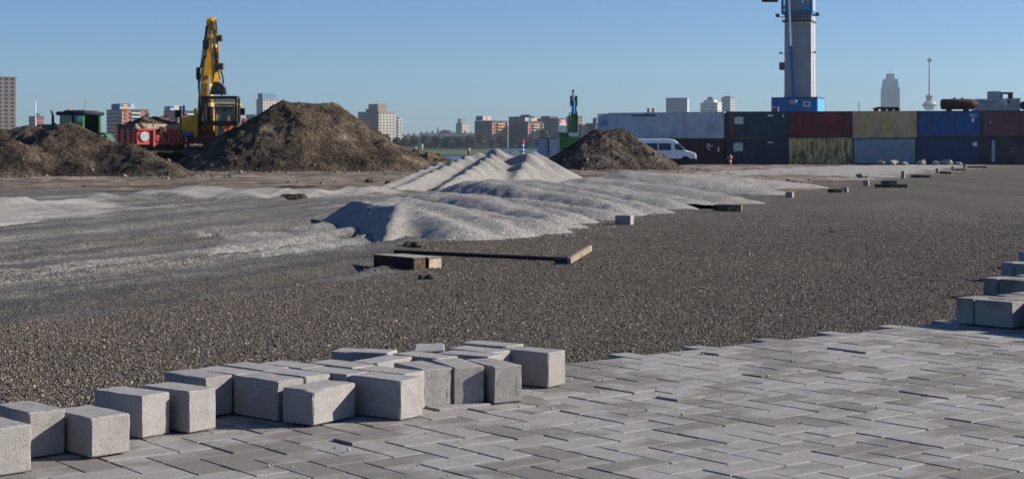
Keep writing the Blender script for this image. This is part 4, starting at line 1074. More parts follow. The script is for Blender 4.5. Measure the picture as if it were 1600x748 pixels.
up = MB().bbox(-1.5, 1.5, -1.2, 2.3, 1.12, 1.75, .05).build('deck', M['maroon'], et)
MB().bbox(-1.5, -.45, -.3, 2.2, 1.75, 2.75, .08).build('engine_hood', M['yellow'], et)
MB().bbox(-1.55, 1.55, 1.4, 2.6, 1.2, 2.6, .2).build('counterweight', M['maroon'], et)
hb = MB().bbox(-1.72, -.85, -1.45, -.3, 1.75, 2.62, .05).build('tool_box', M['yellow'], et)
MB().box(-1.725, -.845, -1.47, -.3, 1.60, 1.76).build('blue_stripe', M['stripe_blue'], hb)
MB().box(-1.0, -.82, -1.5, -1.35, 1.5, 3.1).build('handrail_post', M['yellow'], et)
m = MB()
for a_, b__ in (((-1.9, -1.4, 1.2), (-1.9, -1.4, 2.3)), ((-1.9, -1.4, 1.65), (-1.45, -1.4, 1.65)), ((-1.45, -1.4, 1.2), (-1.45, -1.4, 1.65))): m.bar(a_, b__, .09)
m.build('ladder', M['yellow'], et)
for k, (px, py0, py1, mt) in enumerate(((279, 166, 200, 'wood'), (284, 165, 182, 'stripe_blue'))):
    a_, b__ = E_(px + 3, py1, -.6), E_(px + 3, py0, -.6)
    MB().tube(a_, b__, .07, .07, 8).build('hand_post', M[mt], et)
MB().bbox(E_(278, 0, -.6).x - .15, E_(278, 0, -.6).x + .16, -.75, -.55, E_(0, 184, -.6).z, E_(0, 172, -.6).z, .04).build('mirror', M['black'], et)
MB().bbox(E_(379, 0, -1.4).x - .14, E_(379, 0, -1.4).x + .14, -1.45, -1.3, E_(0, 180, -1.4).z, E_(0, 169, -1.4).z, .04).build('mirror', M['black'], et)
MB().bar(E_(374, 171, -1.35), E_(379, 171, -1.38), .05).build('mirror_arm', M['black'], et)
# cab: pillars, roof, glass
cab = MB().bbox(.15, 1.40, -1.42, .35, 3.30, 3.42, .05).build('cab_roof', M['yellow'], et)
MB().bbox(.15, 1.40, -1.40, .35, 1.12, 1.55, .03).build('cab_floor', M['maroon'], et)
for x_, y_, w_ in ((.20, -1.36, .09), (1.33, -1.40, .22), (.20, .28, .12), (1.34, .28, .12)):
    MB().box(x_ - w_ / 2, x_ + w_ / 2, y_ - .05, y_ + .05, 1.55, 3.30).build('cab_pillar', M['yellow'], et)
def pane(name, tint):
    m_ = bpy.data.materials.new(name); m_.use_nodes = True; t_ = m_.node_tree
    t_.nodes.remove(t_.nodes['Principled BSDF'])
    tr_, gl_, mx_ = t_.nodes.new('ShaderNodeBsdfTransparent'), t_.nodes.new('ShaderNodeBsdfGlossy'), t_.nodes.new('ShaderNodeMixShader')
    fr_ = t_.nodes.new('ShaderNodeFresnel'); fr_.inputs['IOR'].default_value = 1.5
    tr_.inputs['Color'].default_value = (*tint, 1); gl_.inputs['Roughness'].default_value = 0.03
    t_.links.new(fr_.outputs[0], mx_.inputs[0]); t_.links.new(tr_.outputs[0], mx_.inputs[1]); t_.links.new(gl_.outputs[0], mx_.inputs[2])
    t_.links.new(mx_.outputs[0], t_.nodes['Material Output'].inputs['Surface']); return m_
M['clear_teal'] = pane('tractor_tinted_glass', (.42, .72, .74))
M['clear'] = pane('cab_clear_glass', (.80, .92, .92))
MB().box(.25, 1.20, -1.385, -1.37, 2.32, 3.28).build('windscreen', M['clear'], et)
MB().box(.25, 1.20, -1.385, -1.37, 1.58, 2.25).build('lower_windscreen', M['clear'], et)
MB().box(.25, 1.20, -1.40, -1.36, 2.25, 2.32).build('screen_bar', M['black'], et)
MB().box(1.375, 1.39, -1.25, .2, 1.9, 3.25).build('side_window', M['clear'], et)
MB().bbox(.45, 1.1, -.25, .2, 1.55, 2.75, .08).build('seat', M['black'], et)
MB().box(.24, 1.30, .25, .29, 1.56, 3.28).build('rear_wall', M['glass_teal'], et)
MB().box(.155, .17, -1.3, .2, 1.56, 3.28).build('side_wall', M['steel'], et)
# boom, stick, cylinders
bm_ = MB(); P0, P1, P2 = E_(326, 205, .3), E_(322, 128, -.4), E_(330.5, 36, -1.5)
bm_.bar(P0, P1, .60, .7, .58, .8); bm_.bar(P1, P2, .58, .8, .30, .45); bm_.lathe(P2, [(.2, -.25), (.3, -.2), (.3, .2), (.2, .25)], 16, 'X')
bm_.build('boom', M['yellow'], et)
st_ = MB(); S1 = E_(338, 130, -2.6); S0 = P2 + Vector((.12, -.15, .15))
st_.bar(S0, S0.lerp(S1, .3), .28, .4, .42, .55); st_.bar(S0.lerp(S1, .3), S1, .42, .55, .40, .38)
st = st_.build('stick', M['yellow'], et)
cyl = MB().tube(E_(339, 108, -2.55), E_(337, 75, -2.3), .10, .10, 10).build('bucket_cylinder', M['maroon'], et, True)
MB().tube(E_(337, 75, -2.3), E_(335, 55, -2.1), .055, .055, 8).build('rod', M['chrome'], cyl, True)
for sx in (-1, 1):
    c_ = MB().tube(E_(318 + sx * 7, 195, -.9), E_(319 + sx * 6, 150, -.9), .11, .11, 10).build('boom_cylinder', M['steel'], et, True)
    MB().tube(E_(319 + sx * 6, 150, -.9), E_(321 + sx * 5, 118, -.9), .06, .06, 8).build('rod', M['chrome'], c_, True)
m = MB()
for k, (a_, b__, c__) in enumerate((((314, 170), (310, 135), (318, 105)), ((322, 90), (322, 65), (327, 60)), ((342, 100), (341, 80), (338, 60)), ((346, 150), (349, 125), (345, 108)), ((312, 150), (309, 115), (320, 88)))):
    q0, q1, q2 = E_(*a_, -1.4 - .2 * k), E_(*b__, -1.6 - .2 * k), E_(*c__, -1.4 - .2 * k); m.tube(q0, q1, .05, .05, 6); m.tube(q1, q2, .05, .05, 6)
for k in range(6):
    f0, f1 = k * .16, k * .16 + .15
    for sx in (-.30, -.22): m.tube(P1.lerp(P2, f0) + Vector((sx * (1.2 - f0 * .5), -.38 + .1 * f0, 0)), P1.lerp(P2, f1) + Vector((sx * (1.2 - f1 * .5), -.38 + .1 * f1, 0)), .035, .035, 6)
    m.tube(S0.lerp(S1, f0) + Vector((.20, -.25, 0)), S0.lerp(S1, f1) + Vector((.22 + .04 * (k % 2), -.27, 0)), .03, .03, 6)
m.build('hydraulic_hoses', M['black'], et)
for a_, w_, h_ in (((322, 70, -1.7), .35, .5), ((311, 115, -1.2), .3, .7), ((345, 60, -2.1), .22, .35), ((343, 104, -2.7), .5, .35)):
    c_ = E_(*a_); MB().bbox(c_.x - w_ / 2, c_.x + w_ / 2, c_.y - .15, c_.y + .15, c_.z - h_ / 2, c_.z + h_ / 2, .04).build('valve_block', M['steel'], et)
cq = E_(341, 139, -2.75)
m = MB(); m.prism([(-.42, -.32), (.48, -.32), (.42, .05), (.2, .30), (-.2, .32), (-.36, .1)], -.25, .25, 'Y'); m.v = [(a + cq.x, b + cq.y, c + cq.z) for a, b, c in m.v]
m.lathe((cq.x, cq.y, cq.z), [(.1, -.3), (.16, -.28), (.16, .28), (.1, .3)], 14, 'Y')
m.build('quick_coupler', M['steel'], et)
# skeleton bucket
b0, b1 = E_(316, 196, -3.0), E_(372, 151, -3.0)
bk = MB(); x0, x1, z0_, z1_ = b0.x, b1.x, b0.z, b1.z; ya, yb = -3.3, -2.45
for x_ in (x0, x1 - .09):
    bk.prism([(ya, z0_), (ya, z0_ + .14), (ya + .08, z1_ - .12), (ya, z1_), (yb, z1_), (yb + .1, z1_ - .4), (yb, z0_)], x_, x_ + .09, 'X') if False else None
    bk.bar((x_ + .045, ya, z0_), (x_ + .045, ya, z1_), .10, .14); bk.bar((x_ + .045, yb, z0_ + .2), (x_ + .045, yb, z1_), .10, .14)
    bk.bar((x_ + .045, ya, z1_ - .05), (x_ + .045, yb, z1_ - .05), .09, .12); bk.bar((x_ + .045, ya, z0_ + .05), (x_ + .045, yb, z0_ + .2), .09, .12)
bk.bar((x0, ya, z0_ + .10), (x1, ya, z0_ + .10), .14, .26); bk.bar((x0, ya, z1_ - .06), (x1, ya, z1_ - .06), .1, .14)
bk.bar((x0, ya, z0_ + .95), (x1, ya, z0_ + .95), .05, .05); bk.bar((x0, yb, z0_ + .2), (x1, yb, z0_ + .2), .1, .12); bk.bar((x0, yb, z1_ - .06), (x1, yb, z1_ - .06), .1, .12)
bo = bk.build('bucket', M['bucket'], et)
for k in range(19):
    x_ = x0 + .1 + k * (x1 - x0 - .2) / 18
    MB().bar((x_, ya + .02, z1_ + .01), (x_, yb, z1_ - .30), .05, .06).build('bar', M['bucket'], bo)
for k in range(5):
    x_ = x0 + .2 + k * (x1 - x0 - .4) / 4
    MB().bar((x_, ya + .02, z0_ + .1), (x_, yb, z0_ + .22), .05, .06).build('bar', M['bucket'], bo)
# operator in the cab
j = [(0, 0, .0), (0, .02, .28), (0, 0, .50), (0, -.03, .60), (0, -.05, .72), (.2, 0, .48), (.25, -.12, .22), (.18, -.35, .18), (-.2, 0, .48), (-.25, -.12, .22), (-.18, -.35, .18),
     (.10, -.02, -.02), (.14, -.45, .02), (.14, -.50, -.40), (.14, -.62, -.44), (-.10, -.02, -.02), (-.14, -.45, .02), (-.14, -.50, -.40), (-.14, -.62, -.44)]
ed = [(0, 1), (1, 2), (2, 3), (3, 4), (2, 5), (5, 6), (6, 7), (2, 8), (8, 9), (9, 10), (0, 11), (11, 12), (12, 13), (13, 14), (0, 15), (15, 16), (16, 17), (17, 18)]
ra = [.15, .17, .14, .06, .095, .075, .055, .045, .075, .055, .045, .09, .075, .055, .05, .09, .075, .055, .05]
if True:
    import bmesh
    def add_person(name, loc, label):
        me = bpy.data.meshes.new(name); me.from_pydata(j, ed, []); o = link(name, me, None, loc)
        o.modifiers.new('skin', 'SKIN')
        if not me.skin_vertices:
            bm = bmesh.new(); bm.from_mesh(me); bm.verts.layers.skin.verify(); bm.to_mesh(me); bm.free()
        for i, r_ in enumerate(ra): me.skin_vertices[0].data[i].radius = (r_, r_)
        me.skin_vertices[0].data[0].use_root = True
        s_ = o.modifiers.new('sub', 'SUBSURF'); s_.levels = 1; s_.render_levels = 2
        me.materials.append(M['hiviz'])
        tag(o, label, 'person')
        MB().lathe((0, -.06, .73), [(.02, -.13), (.075, -.10), (.10, -.02), (.10, .05), (.06, .11), (.01, .125)], 14).build('face', M['skin'], o, 'all')
        MB().lathe((0, -.05, .76), [(.106, -.01), (.112, .05), (.07, .12), (.01, .135)], 14).build('cap', M['navy'], o, 'all')
        return o
    add_person('person', (xe + .78, Ye - .62, .12 + 1.86), 'person in an orange red work jacket sitting in the yellow excavator cab')

# green excavator behind the grey pile
Yg = 128.0
def G_(px, py, dy=0): return at(px, py, Yg + dy)
xg = (893 - 800) / FPX * Yg
gt = thing('excavator', 'green excavator with upright folded arm behind the grey soil pile', 'excavator', (xg, Yg, -.45), 0)
def GL(px, py, dy=0): q_ = G_(px, py, dy); return Vector((q_.x - xg, dy, q_.z + .45))
for sx in (-1, 1):
    MB().prism([(-1.7, .4), (-1.4, 0), (1.4, 0), (1.7, .4), (1.4, .8), (-1.4, .8)], sx * .95 - .25, sx * .95 + .25, 'X').build('track', M['steel'], gt)
a_, b__ = GL(874, 232), GL(913, 214)
MB().bbox(a_.x, b__.x, -1.1, 1.4, .85, b__.z, .06).build('body', M['green'], gt)
MB().box(a_.x - .01, b__.x - .6, -1.12, 1.3, 1.05, 1.30).build('blue_stripe', M['stripe_blue'], gt)
c0, c1 = GL(873, 217), GL(888, 207)
MB().bbox(c0.x, c1.x + .15, -1.05, .4, b__.z, c1.z, .05).build('cab', M['green'], gt)
MB().box(c0.x + .14, c1.x + .1, -1.08, -1.05, b__.z - .25, c1.z - .08).build('cab_window', M['glass'], gt)
w0_, w1_ = GL(888, 213), GL(902, 208)
MB().box(w0_.x, w1_.x, -1.2, -1.1, w0_.z, w1_.z).build('white_panel', M['white'], gt)
m = MB(); m.bar(GL(896, 214, -.4), GL(897, 175, -.4), .75, .7, .5, .5, up=(0, 1, 0)); m.bar(GL(897, 178, -.4), GL(897, 152, -.4), .42, .45, .3, .3, up=(0, 1, 0)); m.build('boom', M['green'], gt)
MB().bar(GL(896, 166, -.7), GL(895.5, 141, -.7), .20, .25, up=(0, 1, 0)).build('stick', M['tractor_green'], gt)
for k, (p_, q_) in enumerate((((892.5, 166), (892.5, 150)), ((900.5, 166), (900.5, 150)))): MB().bar(GL(*p_, -.6), GL(*q_, -.6), .18, .3, up=(0, 1, 0)).build('link_arm', M['green'], gt)
MB().tube(GL(895.5, 178, -.85), GL(896, 158, -.85), .13, .13, 10).build('stick_cylinder', M['stripe_blue'], gt, True)
MB().tube(GL(896, 158, -.85), GL(896, 143, -.85), .07, .07, 8).build('rod', M['chrome'], gt, True)
for sx in (889.5, 902.5): MB().tube(GL(sx, 210, -.8), GL(sx, 180, -.8), .08, .06, 8).build('boom_cylinder', M['steel'], gt, True)
for sx in (890.5, 902): MB().bar(GL(sx, 184, -.8), GL(sx - 1, 176, -.8), .07).build('lamp_bracket', M['steel'], gt)

# tractor behind the left pile
tt = thing('tractor', 'dark green farm tractor with teal tinted cab behind the left soil pile', 'tractor', ((125 - 800) / FPX * 84, 84, -.22), R(158))
# local +x is the tractor's nose
MB().bbox(-.98, .95, -.88, .88, 2.90, 3.10, .09).build('cab_roof', M['navy'], tt, True)
MB().bbox(-.7, .6, -.6, .6, 3.10, 3.17, .03).build('roof_hatch', M['steel'], tt)
MB().bbox(-.80, .80, -.74, .74, 1.1, 1.75, .05).build('cab_base', M['tractor_green'], tt)
for x_, y_ in ((-.78, -.72), (-.78, .72), (.75, -.68), (.75, .68), (-.1, -.74), (-.1, .74)): MB().bar((x_, y_, 1.7), (x_ * .96, y_ * .96, 2.94), .08).build('cab_pillar', M['lime'] if abs(x_) > .5 and x_ < 0 else M['black'], tt)
for sy in (-1, 1): MB().box(-.74, .70, sy * .70 - .01, sy * .70 + .01, 1.75, 2.92).build('side_window', M['clear_teal'], tt)
for sx in (-.76, .73): MB().box(sx - .01, sx + .01, -.64, .64, 1.75, 2.92).build('end_window', M['clear_teal'], tt)
MB().bbox(.85, 2.75, -.45, .45, 1.35, 2.45, .2).build('hood', M['tractor_green'], tt, True)
MB().bbox(2.72, 2.85, -.36, .36, 1.4, 2.2, .05).build('grille', M['black'], tt)
ex_ = MB(); ex_.tube((1.35, .5, 1.6), (1.35, .5, 2.95), .07, .07, 10); ex_.tube((1.35, .5, 2.95), (1.45, .5, 3.15), .05, .05, 8); ex_.build('exhaust', M['black'], tt, True)
for sy in (-1, 1):
    wheel(tt, (-.55, sy * .95, .92), .92, .55, 'Y', M['lime']); wheel(tt, (2.1, sy * .85, .68), .68, .42, 'Y', M['lime'])
    MB().prism([(-1.35, 1.55), (-1.1, 1.95), (-.5, 2.05), (.15, 1.85), (.35, 1.4), (.25, 1.4), (.1, 1.75), (-.5, 1.95), (-1.05, 1.85), (-1.28, 1.5)], sy * .95 - .28, sy * .95 + .28, 'Y').build('fender', M['tractor_green'], tt)
    MB().bbox(.7, .82, sy * 1.15 - .12, sy * 1.15 + .12, 2.05, 2.5, .04).build('mirror', M['black'], tt)
MB().bbox(-.45, .1, -.3, .3, 1.75, 2.6, .1).build('seat', M['black'], tt)
MB().tube((.35, 0, 1.7), (.25, 0, 2.2), .18, .2, 12).build('steering_column', M['black'], tt)
MB().tube((-.5, .3, 3.1), (-.58, .3, 3.75), .012, .008, 6).build('antenna', M['black'], tt)
MB().tube((.3, .5, 3.1), (.3, .5, 3.25), .06, .06, 8).build('beacon', M['orange'], tt)

# red tipping trailer
Yt = 89.0; st2 = FPX / Yt
xt = (209 - 800) / st2; ph = R(36)
tz = gz(xt, Yt)
rt = thing('tipping_trailer', 'red tipping trailer with wooden sideboards heaped with soil', 'trailer', (xt, Yt, tz), ph)
L_, W_ = 3.35, 2.5
zt0, zt1, zt2 = 1.18 - tz, 2.06 - tz, 2.34 - tz
m = MB(); th_ = .06
m.box(0, L_, 0, th_, zt0, zt1); m.box(0, L_, W_ - th_, W_, zt0, zt1); m.box(0, th_, th_, W_ - th_, zt0, zt1); m.box(L_ - th_, L_, th_, W_ - th_, zt0, zt1); m.box(th_, L_ - th_, th_, W_ - th_, zt0, zt0 + .06)
m.build('tub', M['red'], rt)
for k in (.02, 1.1, 2.25, 3.2): MB().bbox(k, k + .14, -.10, -.002, zt0 - .12, zt1, .015).build('rib', M['red'], rt)
for k in (.4, 1.2, 2.0): MB().bbox(-.08, -.002, k, k + .12, zt0 - .1, zt1, .015).build('rib', M['red'], rt)
MB().box(-.06, L_ + .04, -.09, -.002, zt1 - .09, zt1 - .005).build('top_rail', M['red'], rt)
for k in range(3): MB().bbox(.1 + k * 1.09, 1.14 + k * 1.09, .0, .05, zt1 + .005, zt2 - .01 * (k % 2), .008).build('sideboard', M['board'], rt)
for k in range(2): MB().bbox(.005, .05, .08 + k * 1.2, 1.22 + k * 1.2, zt1 + .005, zt2, .008).build('sideboard', M['darkwood'], rt)
MB().lathe((.62, -.03, (zt0 + zt1) / 2 + .02), [(.02, -.03), (.27, -.03), (.27, .02), (.02, .02)], 26, 'Y').build('disc', M['board_white'], rt)
m = MB()
for k in range(14): m.tube((1.72 + .2 * math.cos(k * .4488), -.14, zt0 + .5 + .26 * math.sin(k * .4488)), (1.72 + .2 * math.cos((k + 1) * .4488), -.14, zt0 + .5 + .26 * math.sin((k + 1) * .4488)), .035, .035, 6)
m.bbox(1.45, 1.75, -.2, -.1, zt0 + .7, zt0 + 1.0, .03)
m.build('hose_coil', M['black'], rt)
m = MB(); m.box(.1, L_ - .1, .5, .65, zt0 - .35, zt0); m.box(.1, L_ - .1, W_ - .65, W_ - .5, zt0 - .35, zt0); m.bar((-.1, W_ / 2, zt0 - .2), (-1.4, W_ / 2, zt0 - .35), .18); m.build('chassis', M['steel'], rt)
for x_ in (1.3, 2.4):
    for y_ in (.2, W_ - .2): wheel(rt, (x_, y_, .48), .48, .35, 'Y', M['maroon'])
gx, gy = np.meshgrid(np.linspace(.08, L_ - .08, 60), np.linspace(.08, W_ - .08, 46))
dx_ = np.minimum(gx - .08, L_ - .08 - gx); dy_ = np.minimum(gy - .08, W_ - .08 - gy)
hz = zt2 - .12 + .52 * np.minimum(np.minimum(dx_ / .9, dy_ / .9), 1) * (.75 + .5 * fbm(gx * 1.1, gy * 1.1, 3, 7)) + .07 * fbm(gx * 4, gy * 4, 3, 8)
me = grid_mesh('soil_load', gx, gy, hz); me.materials.append(M['soil']); so = link('soil_load', me); so.location = (xt, Yt, tz); so.rotation_euler = (0, 0, ph)
tag(so, 'two brown humps of soil heaped in the red trailer', 'soil load')
p = at(55.5, 198, 120)
t = thing('mast_pole', 'thin white pole standing behind the left soil pile', 'pole', (p.x, 120, -.4))
zt_ = at(55.5, 160, 120).z + .4
MB().tube((0, 0, 0), (0, 0, zt_), .055, .04, 10).build('shaft', M['white'], t); MB().lathe((0, 0, zt_), [(.06, 0), (.06, .05), (.01, .07)], 10).build('cap', M['white'], t)
p = at(1342, 165, 230)
t = thing('mast_pole', 'very thin dark mast above the cream container', 'pole', (p.x, 230, -.5))
MB().tube((0, 0, 0), (0, 0, at(0, 160, 230).z + .5), .09, .05, 8).build('shaft', M['steel'], t); MB().box(-.3, .3, -.03, .03, 6.2, 6.3).build('crossarm', M['steel'], t)

# hydrant, beacon, cone, posts, pontoon
p = at(1141, 256, 152)
t = thing('fire_hydrant', 'red and white fire hydrant standing before the navy container', 'hydrant', (p.x, 152, -.50))
MB().lathe((0, 0, 0), [(.17, 0), (.17, .06), (.11, .1), (.11, .62), (.17, .66), (.17, .74), (.12, .86), (.05, .96), (.02, 1.0)], 18).build('barrel', M['signal_red'], t, True)
MB().lathe((0, 0, 0), [(.118, .30), (.122, .32), (.122, .40), (.118, .42)], 18).build('white_band', M['white'], t)
for sx in (-1, 1): MB().tube((sx * .1, 0, .72), (sx * .26, 0, .72), .065, .065, 12).build('outlet', M['white'], t)
p = at(803, 247, 120)
t = thing('traffic_cone', 'orange traffic cone showing between two gravel crests', 'cone', (p.x, 120, gz(p.x, 120)))
MB().box(-.22, .22, -.22, .22, 0, .05).build('base', M['orange'], t); MB().lathe((0, 0, 0), [(.17, .05), (.04, .85), (.03, .87)], 16).build('body', M['orange'], t, True)
MB().lathe((0, 0, 0), [(.128, .31), (.092, .53)], 16).build('band', M['white'], t)
for i, (px, pyt, lab) in enumerate(((732.5, 231.5, 'right of two mooring posts with yellow tops at the water edge'), (649, 230, 'left of two mooring posts with yellow tops at the water edge'))):
    x = (px - 800) / FPX * 200
    t = thing('mooring_post', lab, 'post', (x, 200, -.5), 0, 'mooring posts with yellow tops')
    h_ = at(px, pyt, 200).z + .5
    MB().tube((0, 0, 0), (0, 0, h_ - .35), .17, .15, 14).build('post', M['steel'], t, True); MB().lathe((0, 0, h_ - .35), [(.19, 0), (.19, .25), (.12, .33), (.02, .35)], 14).build('cap', M['yellow'], t, True)
p = at(817, 236, 420)
t = thing('navigation_beacon', 'slim river beacon with red top and white and blue bands', 'beacon', (p.x, 420, -3.3))
hh = at(817, 218, 420).z + 3.3
for k in range(7): MB().lathe((0, 0, 0), [(.28, 2.6 + k * .55), (.28, 3.15 + k * .55)], 12).build('band', M['white'] if k % 2 else M['stripe_blue'], t)
MB().lathe((0, 0, 0), [(.35, 0), (.28, 2.6)], 12).build('foot', M['steel'], t)
MB().lathe((0, 0, 0), [(.28, 6.45), (.5, 6.6), (.5, hh - .9), (.05, hh)], 12).build('topmark', M['signal_red'], t)
p = at(800, 236, 700)
t = thing('jetty', 'pale low jetty with concrete legs on the far side of the water', 'jetty', (p.x, 700, -3.3))
zz_ = at(0, 233.5, 700).z + 3.3
MB().box(-6, 12.5, -2, 2, zz_ - .7, zz_ + .15).build('deck', M['white'], t)
for k in (-5, -1.2, 3.2, 8, 12): MB().box(k, k + .8, -1, 1, 0, zz_ - .702).build('leg', M['crane_white'], t)
MB().box(-1, 12.5, -2.2, -2.05, zz_ - 2.4, zz_ - 1.8).build('fender_beam', M['white'], t)
p = at(775, 236, 690)
t = thing('work_boat', 'small dark work boat with a rusty cabin lying by the pale jetty', 'boat', (p.x, 690, -3.35))
MB().prism([(-4, 1.4), (-3.2, .1), (3, .1), (4.4, 1.7), (-4, 1.5)], -1.2, 1.2, 'Y').build('hull', M['navy'], t); MB().bbox(-2.6, .2, -.9, .9, 1.5, 3.3, .08).build('cabin', M['darkwood'], t); MB().tube((-1.2, 0, 3.3), (-1.2, 0, 5.3), .05, .04, 6).build('mast', M['steel'], t)
MB().box(-2.4, 0, -.93, -.902, 2.4, 3.0).build('window', M['glass'], t)

# ------------------------------------------------------------------ far city
def fmat(name, c, **k): return simple(name, c, 0.8, 0.3, var=0.12, scale=0.08, **k)
for nm, c in [('brick', (.33, .12, .075)), ('dark_brick', (.10, .07, .065)), ('cream', (.44, .39, .32)), ('tan', (.25, .19, .14)), ('pale', (.46, .46, .45)), ('grey', (.19, .20, .215)), ('navy_glass', (.035, .075, .13)), ('pane', (.045, .06, .08)), ('ochre', (.55, .40, .16)), ('pale_glass', (.11, .21, .32)), ('copper', (.12, .32, .27)), ('slate', (.12, .12, .14)), ('pinkish', (.52, .42, .37))]:  # dark brick carries the shade of the left facades in its colour
    M['b_' + nm] = fmat('facade_' + nm, c)
M['b_pane'] = simple('far_window_pane', (.03, .045, .065), 0.15, 0.5, var=0.2, scale=.1)
PHI = R(38)
GROUND_FAR = 0.65
def block_building(label, xl, xc_, xr, ytop, Y, left, right, storeys, balc=None, phi=PHI, roof=None, sign=None, colsL=6, colsR=5, band=True, name='apartment_block'):
    s = FPX / Y
    wr = max(2.0, (xr - xc_) / s / math.cos(phi)); wl = max(2.0, (xc_ - xl) / s / math.sin(phi))
    H = at(0, ytop, Y).z - GROUND_FAR
    t = thing(name, label, 'building', ((xc_ - 800) / s, Y, GROUND_FAR), phi)
    # local +x along the sunlit right facade, local +y along the left facade with shade in its colour
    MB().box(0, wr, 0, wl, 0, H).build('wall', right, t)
    MB().box(-.08, .0, .0, wl, 0, H - .02).build('left_facade', left, t)  # mostly darker than the right colour: this side's shade is painted in
    MB().box(-.3, wr + .3, -.3, wl + .3, H, H + .8).build('parapet', left, t)
    fh = H / storeys
    # left facade: window openings in a grid
    for f in range(storeys):
        m = MB(); cw = wl / colsL
        for c in range(colsL): m.box(-.20, -.08, c * cw + cw * .12, (c + 1) * cw - cw * .12, f * fh + fh * .30, f * fh + fh * .86)
        m.build('window_row', M['b_pane'], t)
        if band: MB().box(-.55, -.08, 0, wl, f * fh - .12, f * fh + .28).build('floor_band', left if balc else right, t)
    for f in range(storeys):
        m = MB(); cw = wr / colsR
        for c in range(colsR):
            if balc and abs((c + .5) / colsR - .5) < .18 + .5 / colsR: continue
            m.box(c * cw + cw * .28, (c + 1) * cw - cw * .28, -.12, 0, f * fh + fh * .35, f * fh + fh * .8)
        if m.v: m.build('window_row', M['b_pane'], t)
        if balc:
            MB().box(wr * .34, wr * .66, -.15, -.002, f * fh + fh * .05, f * fh + fh * .95).build('recess', M['b_pane'], t)
            MB().box(wr * .33, wr * .67, -1.2, -.152, f * fh + fh * .02, f * fh + fh * .42).build('balcony', balc, t)
            MB().box(-.56, .5, -.9, -.002, f * fh + fh * .02, f * fh + fh * .42).build('balcony', M['b_pale'], t)
            MB().box(wr - .6, wr + .7, -.9, -.002, f * fh + fh * .02, f * fh + fh * .42).build('balcony', M['b_pale'], t)
    if roof:
        for (a, b, c, d, h, mt) in roof: MB().box(wr * a, wr * b, wl * c, wl * d, H + .8, H + .8 + h).build('roof_house', M[mt], t)
    if sign:
        (a, b, z0, z1, cols) = sign
        bb = MB().box(wr * a, wr * b, -.5, -.2, H + z0, H + z1).build('billboard', M['b_pale'], t)
        n_ = len(cols)
        for i, cc in enumerate(cols): MB().box(wr * (a + (b - a) * i / n_), wr * (a + (b - a) * (i + 1) / n_) - .05, -.62, -.502, H + z0 + .2 + (.0 if i % 2 else .4 * (z1 - z0)), H + z1 - .2).build('print_panel', M[cc], bb)
    return t
A = 1420.0
block_building('tall tan apartment tower cut by the left picture edge', -45, -34, 17.5, 121, 1150, M['b_tan'], M['b_tan'], 19, phi=R(24), colsL=3, colsR=6, roof=[(.3, .55, .3, .7, 5, 'b_slate')], name='apartment_tower')
block_building('low dark gridded block with a red brick end beside the white pole', 39, 55, 66, 183, A + 40, M['b_navy_glass'], M['b_brick'], 9, roof=[(.4, .7, .2, .6, 3, 'b_slate')])
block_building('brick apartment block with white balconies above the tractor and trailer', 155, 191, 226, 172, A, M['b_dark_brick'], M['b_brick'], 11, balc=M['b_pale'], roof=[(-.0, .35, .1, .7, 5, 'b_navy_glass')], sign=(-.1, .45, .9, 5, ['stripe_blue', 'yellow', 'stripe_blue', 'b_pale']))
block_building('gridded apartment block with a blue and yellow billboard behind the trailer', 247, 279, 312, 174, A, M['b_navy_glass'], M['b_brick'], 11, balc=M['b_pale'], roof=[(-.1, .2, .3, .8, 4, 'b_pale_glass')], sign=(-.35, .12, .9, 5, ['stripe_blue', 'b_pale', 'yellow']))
block_building('low bluish block left of the tall soil pile', 381, 398, 420, 180, 1700, M['b_navy_glass'], M['b_grey'], 9)
block_building('grey and pinkish office tower with glass top rising left of the tall soil pile', 398, 411, 431, 156, 1900, M['b_grey'], M['b_pinkish'], 18, roof=[(.0, .95, .1, .8, 7, 'b_pale_glass')], band=False, name='office_tower')
block_building('cream balconied block peeking over the right shoulder of the tall soil pile', 512, 527, 537, 172, A, M['b_tan'], M['b_cream'], 13, balc=M['b_pale'])
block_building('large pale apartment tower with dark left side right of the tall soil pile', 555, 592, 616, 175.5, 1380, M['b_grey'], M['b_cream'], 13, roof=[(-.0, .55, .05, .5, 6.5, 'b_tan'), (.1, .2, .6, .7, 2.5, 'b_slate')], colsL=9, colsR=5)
block_building('narrow white block of balconies right of the large pale apartment tower', 612, 616, 627, 184, 1400, M['b_grey'], M['b_pale'], 12, balc=M['b_pale'], colsL=3, colsR=3)
block_building('small far office tower with pale front above the bank trees', 712, 722, 734, 193, 2600, M['b_grey'], M['b_cream'], 16, roof=[(-.1, .4, .1, .6, 7, 'b_grey')], band=False, name='office_tower')
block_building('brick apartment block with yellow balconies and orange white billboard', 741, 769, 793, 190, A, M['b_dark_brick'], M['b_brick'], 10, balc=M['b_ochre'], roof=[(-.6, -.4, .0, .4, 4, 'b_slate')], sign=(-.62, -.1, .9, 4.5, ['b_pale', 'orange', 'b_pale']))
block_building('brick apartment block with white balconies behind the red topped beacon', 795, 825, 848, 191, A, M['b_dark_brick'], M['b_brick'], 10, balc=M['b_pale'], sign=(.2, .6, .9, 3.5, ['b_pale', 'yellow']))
block_building('dark gridded office slab with a pale billboard behind the brick block', 795, 829, 835, 183, A + 60, M['b_navy_glass'], M['b_slate'], 12, roof=[(.2, .9, .1, .5, 1.5, 'b_slate')], sign=(-1.5, -.2, -5.5, -.5, ['b_pale', 'b_pale_glass']), name='office_slab')
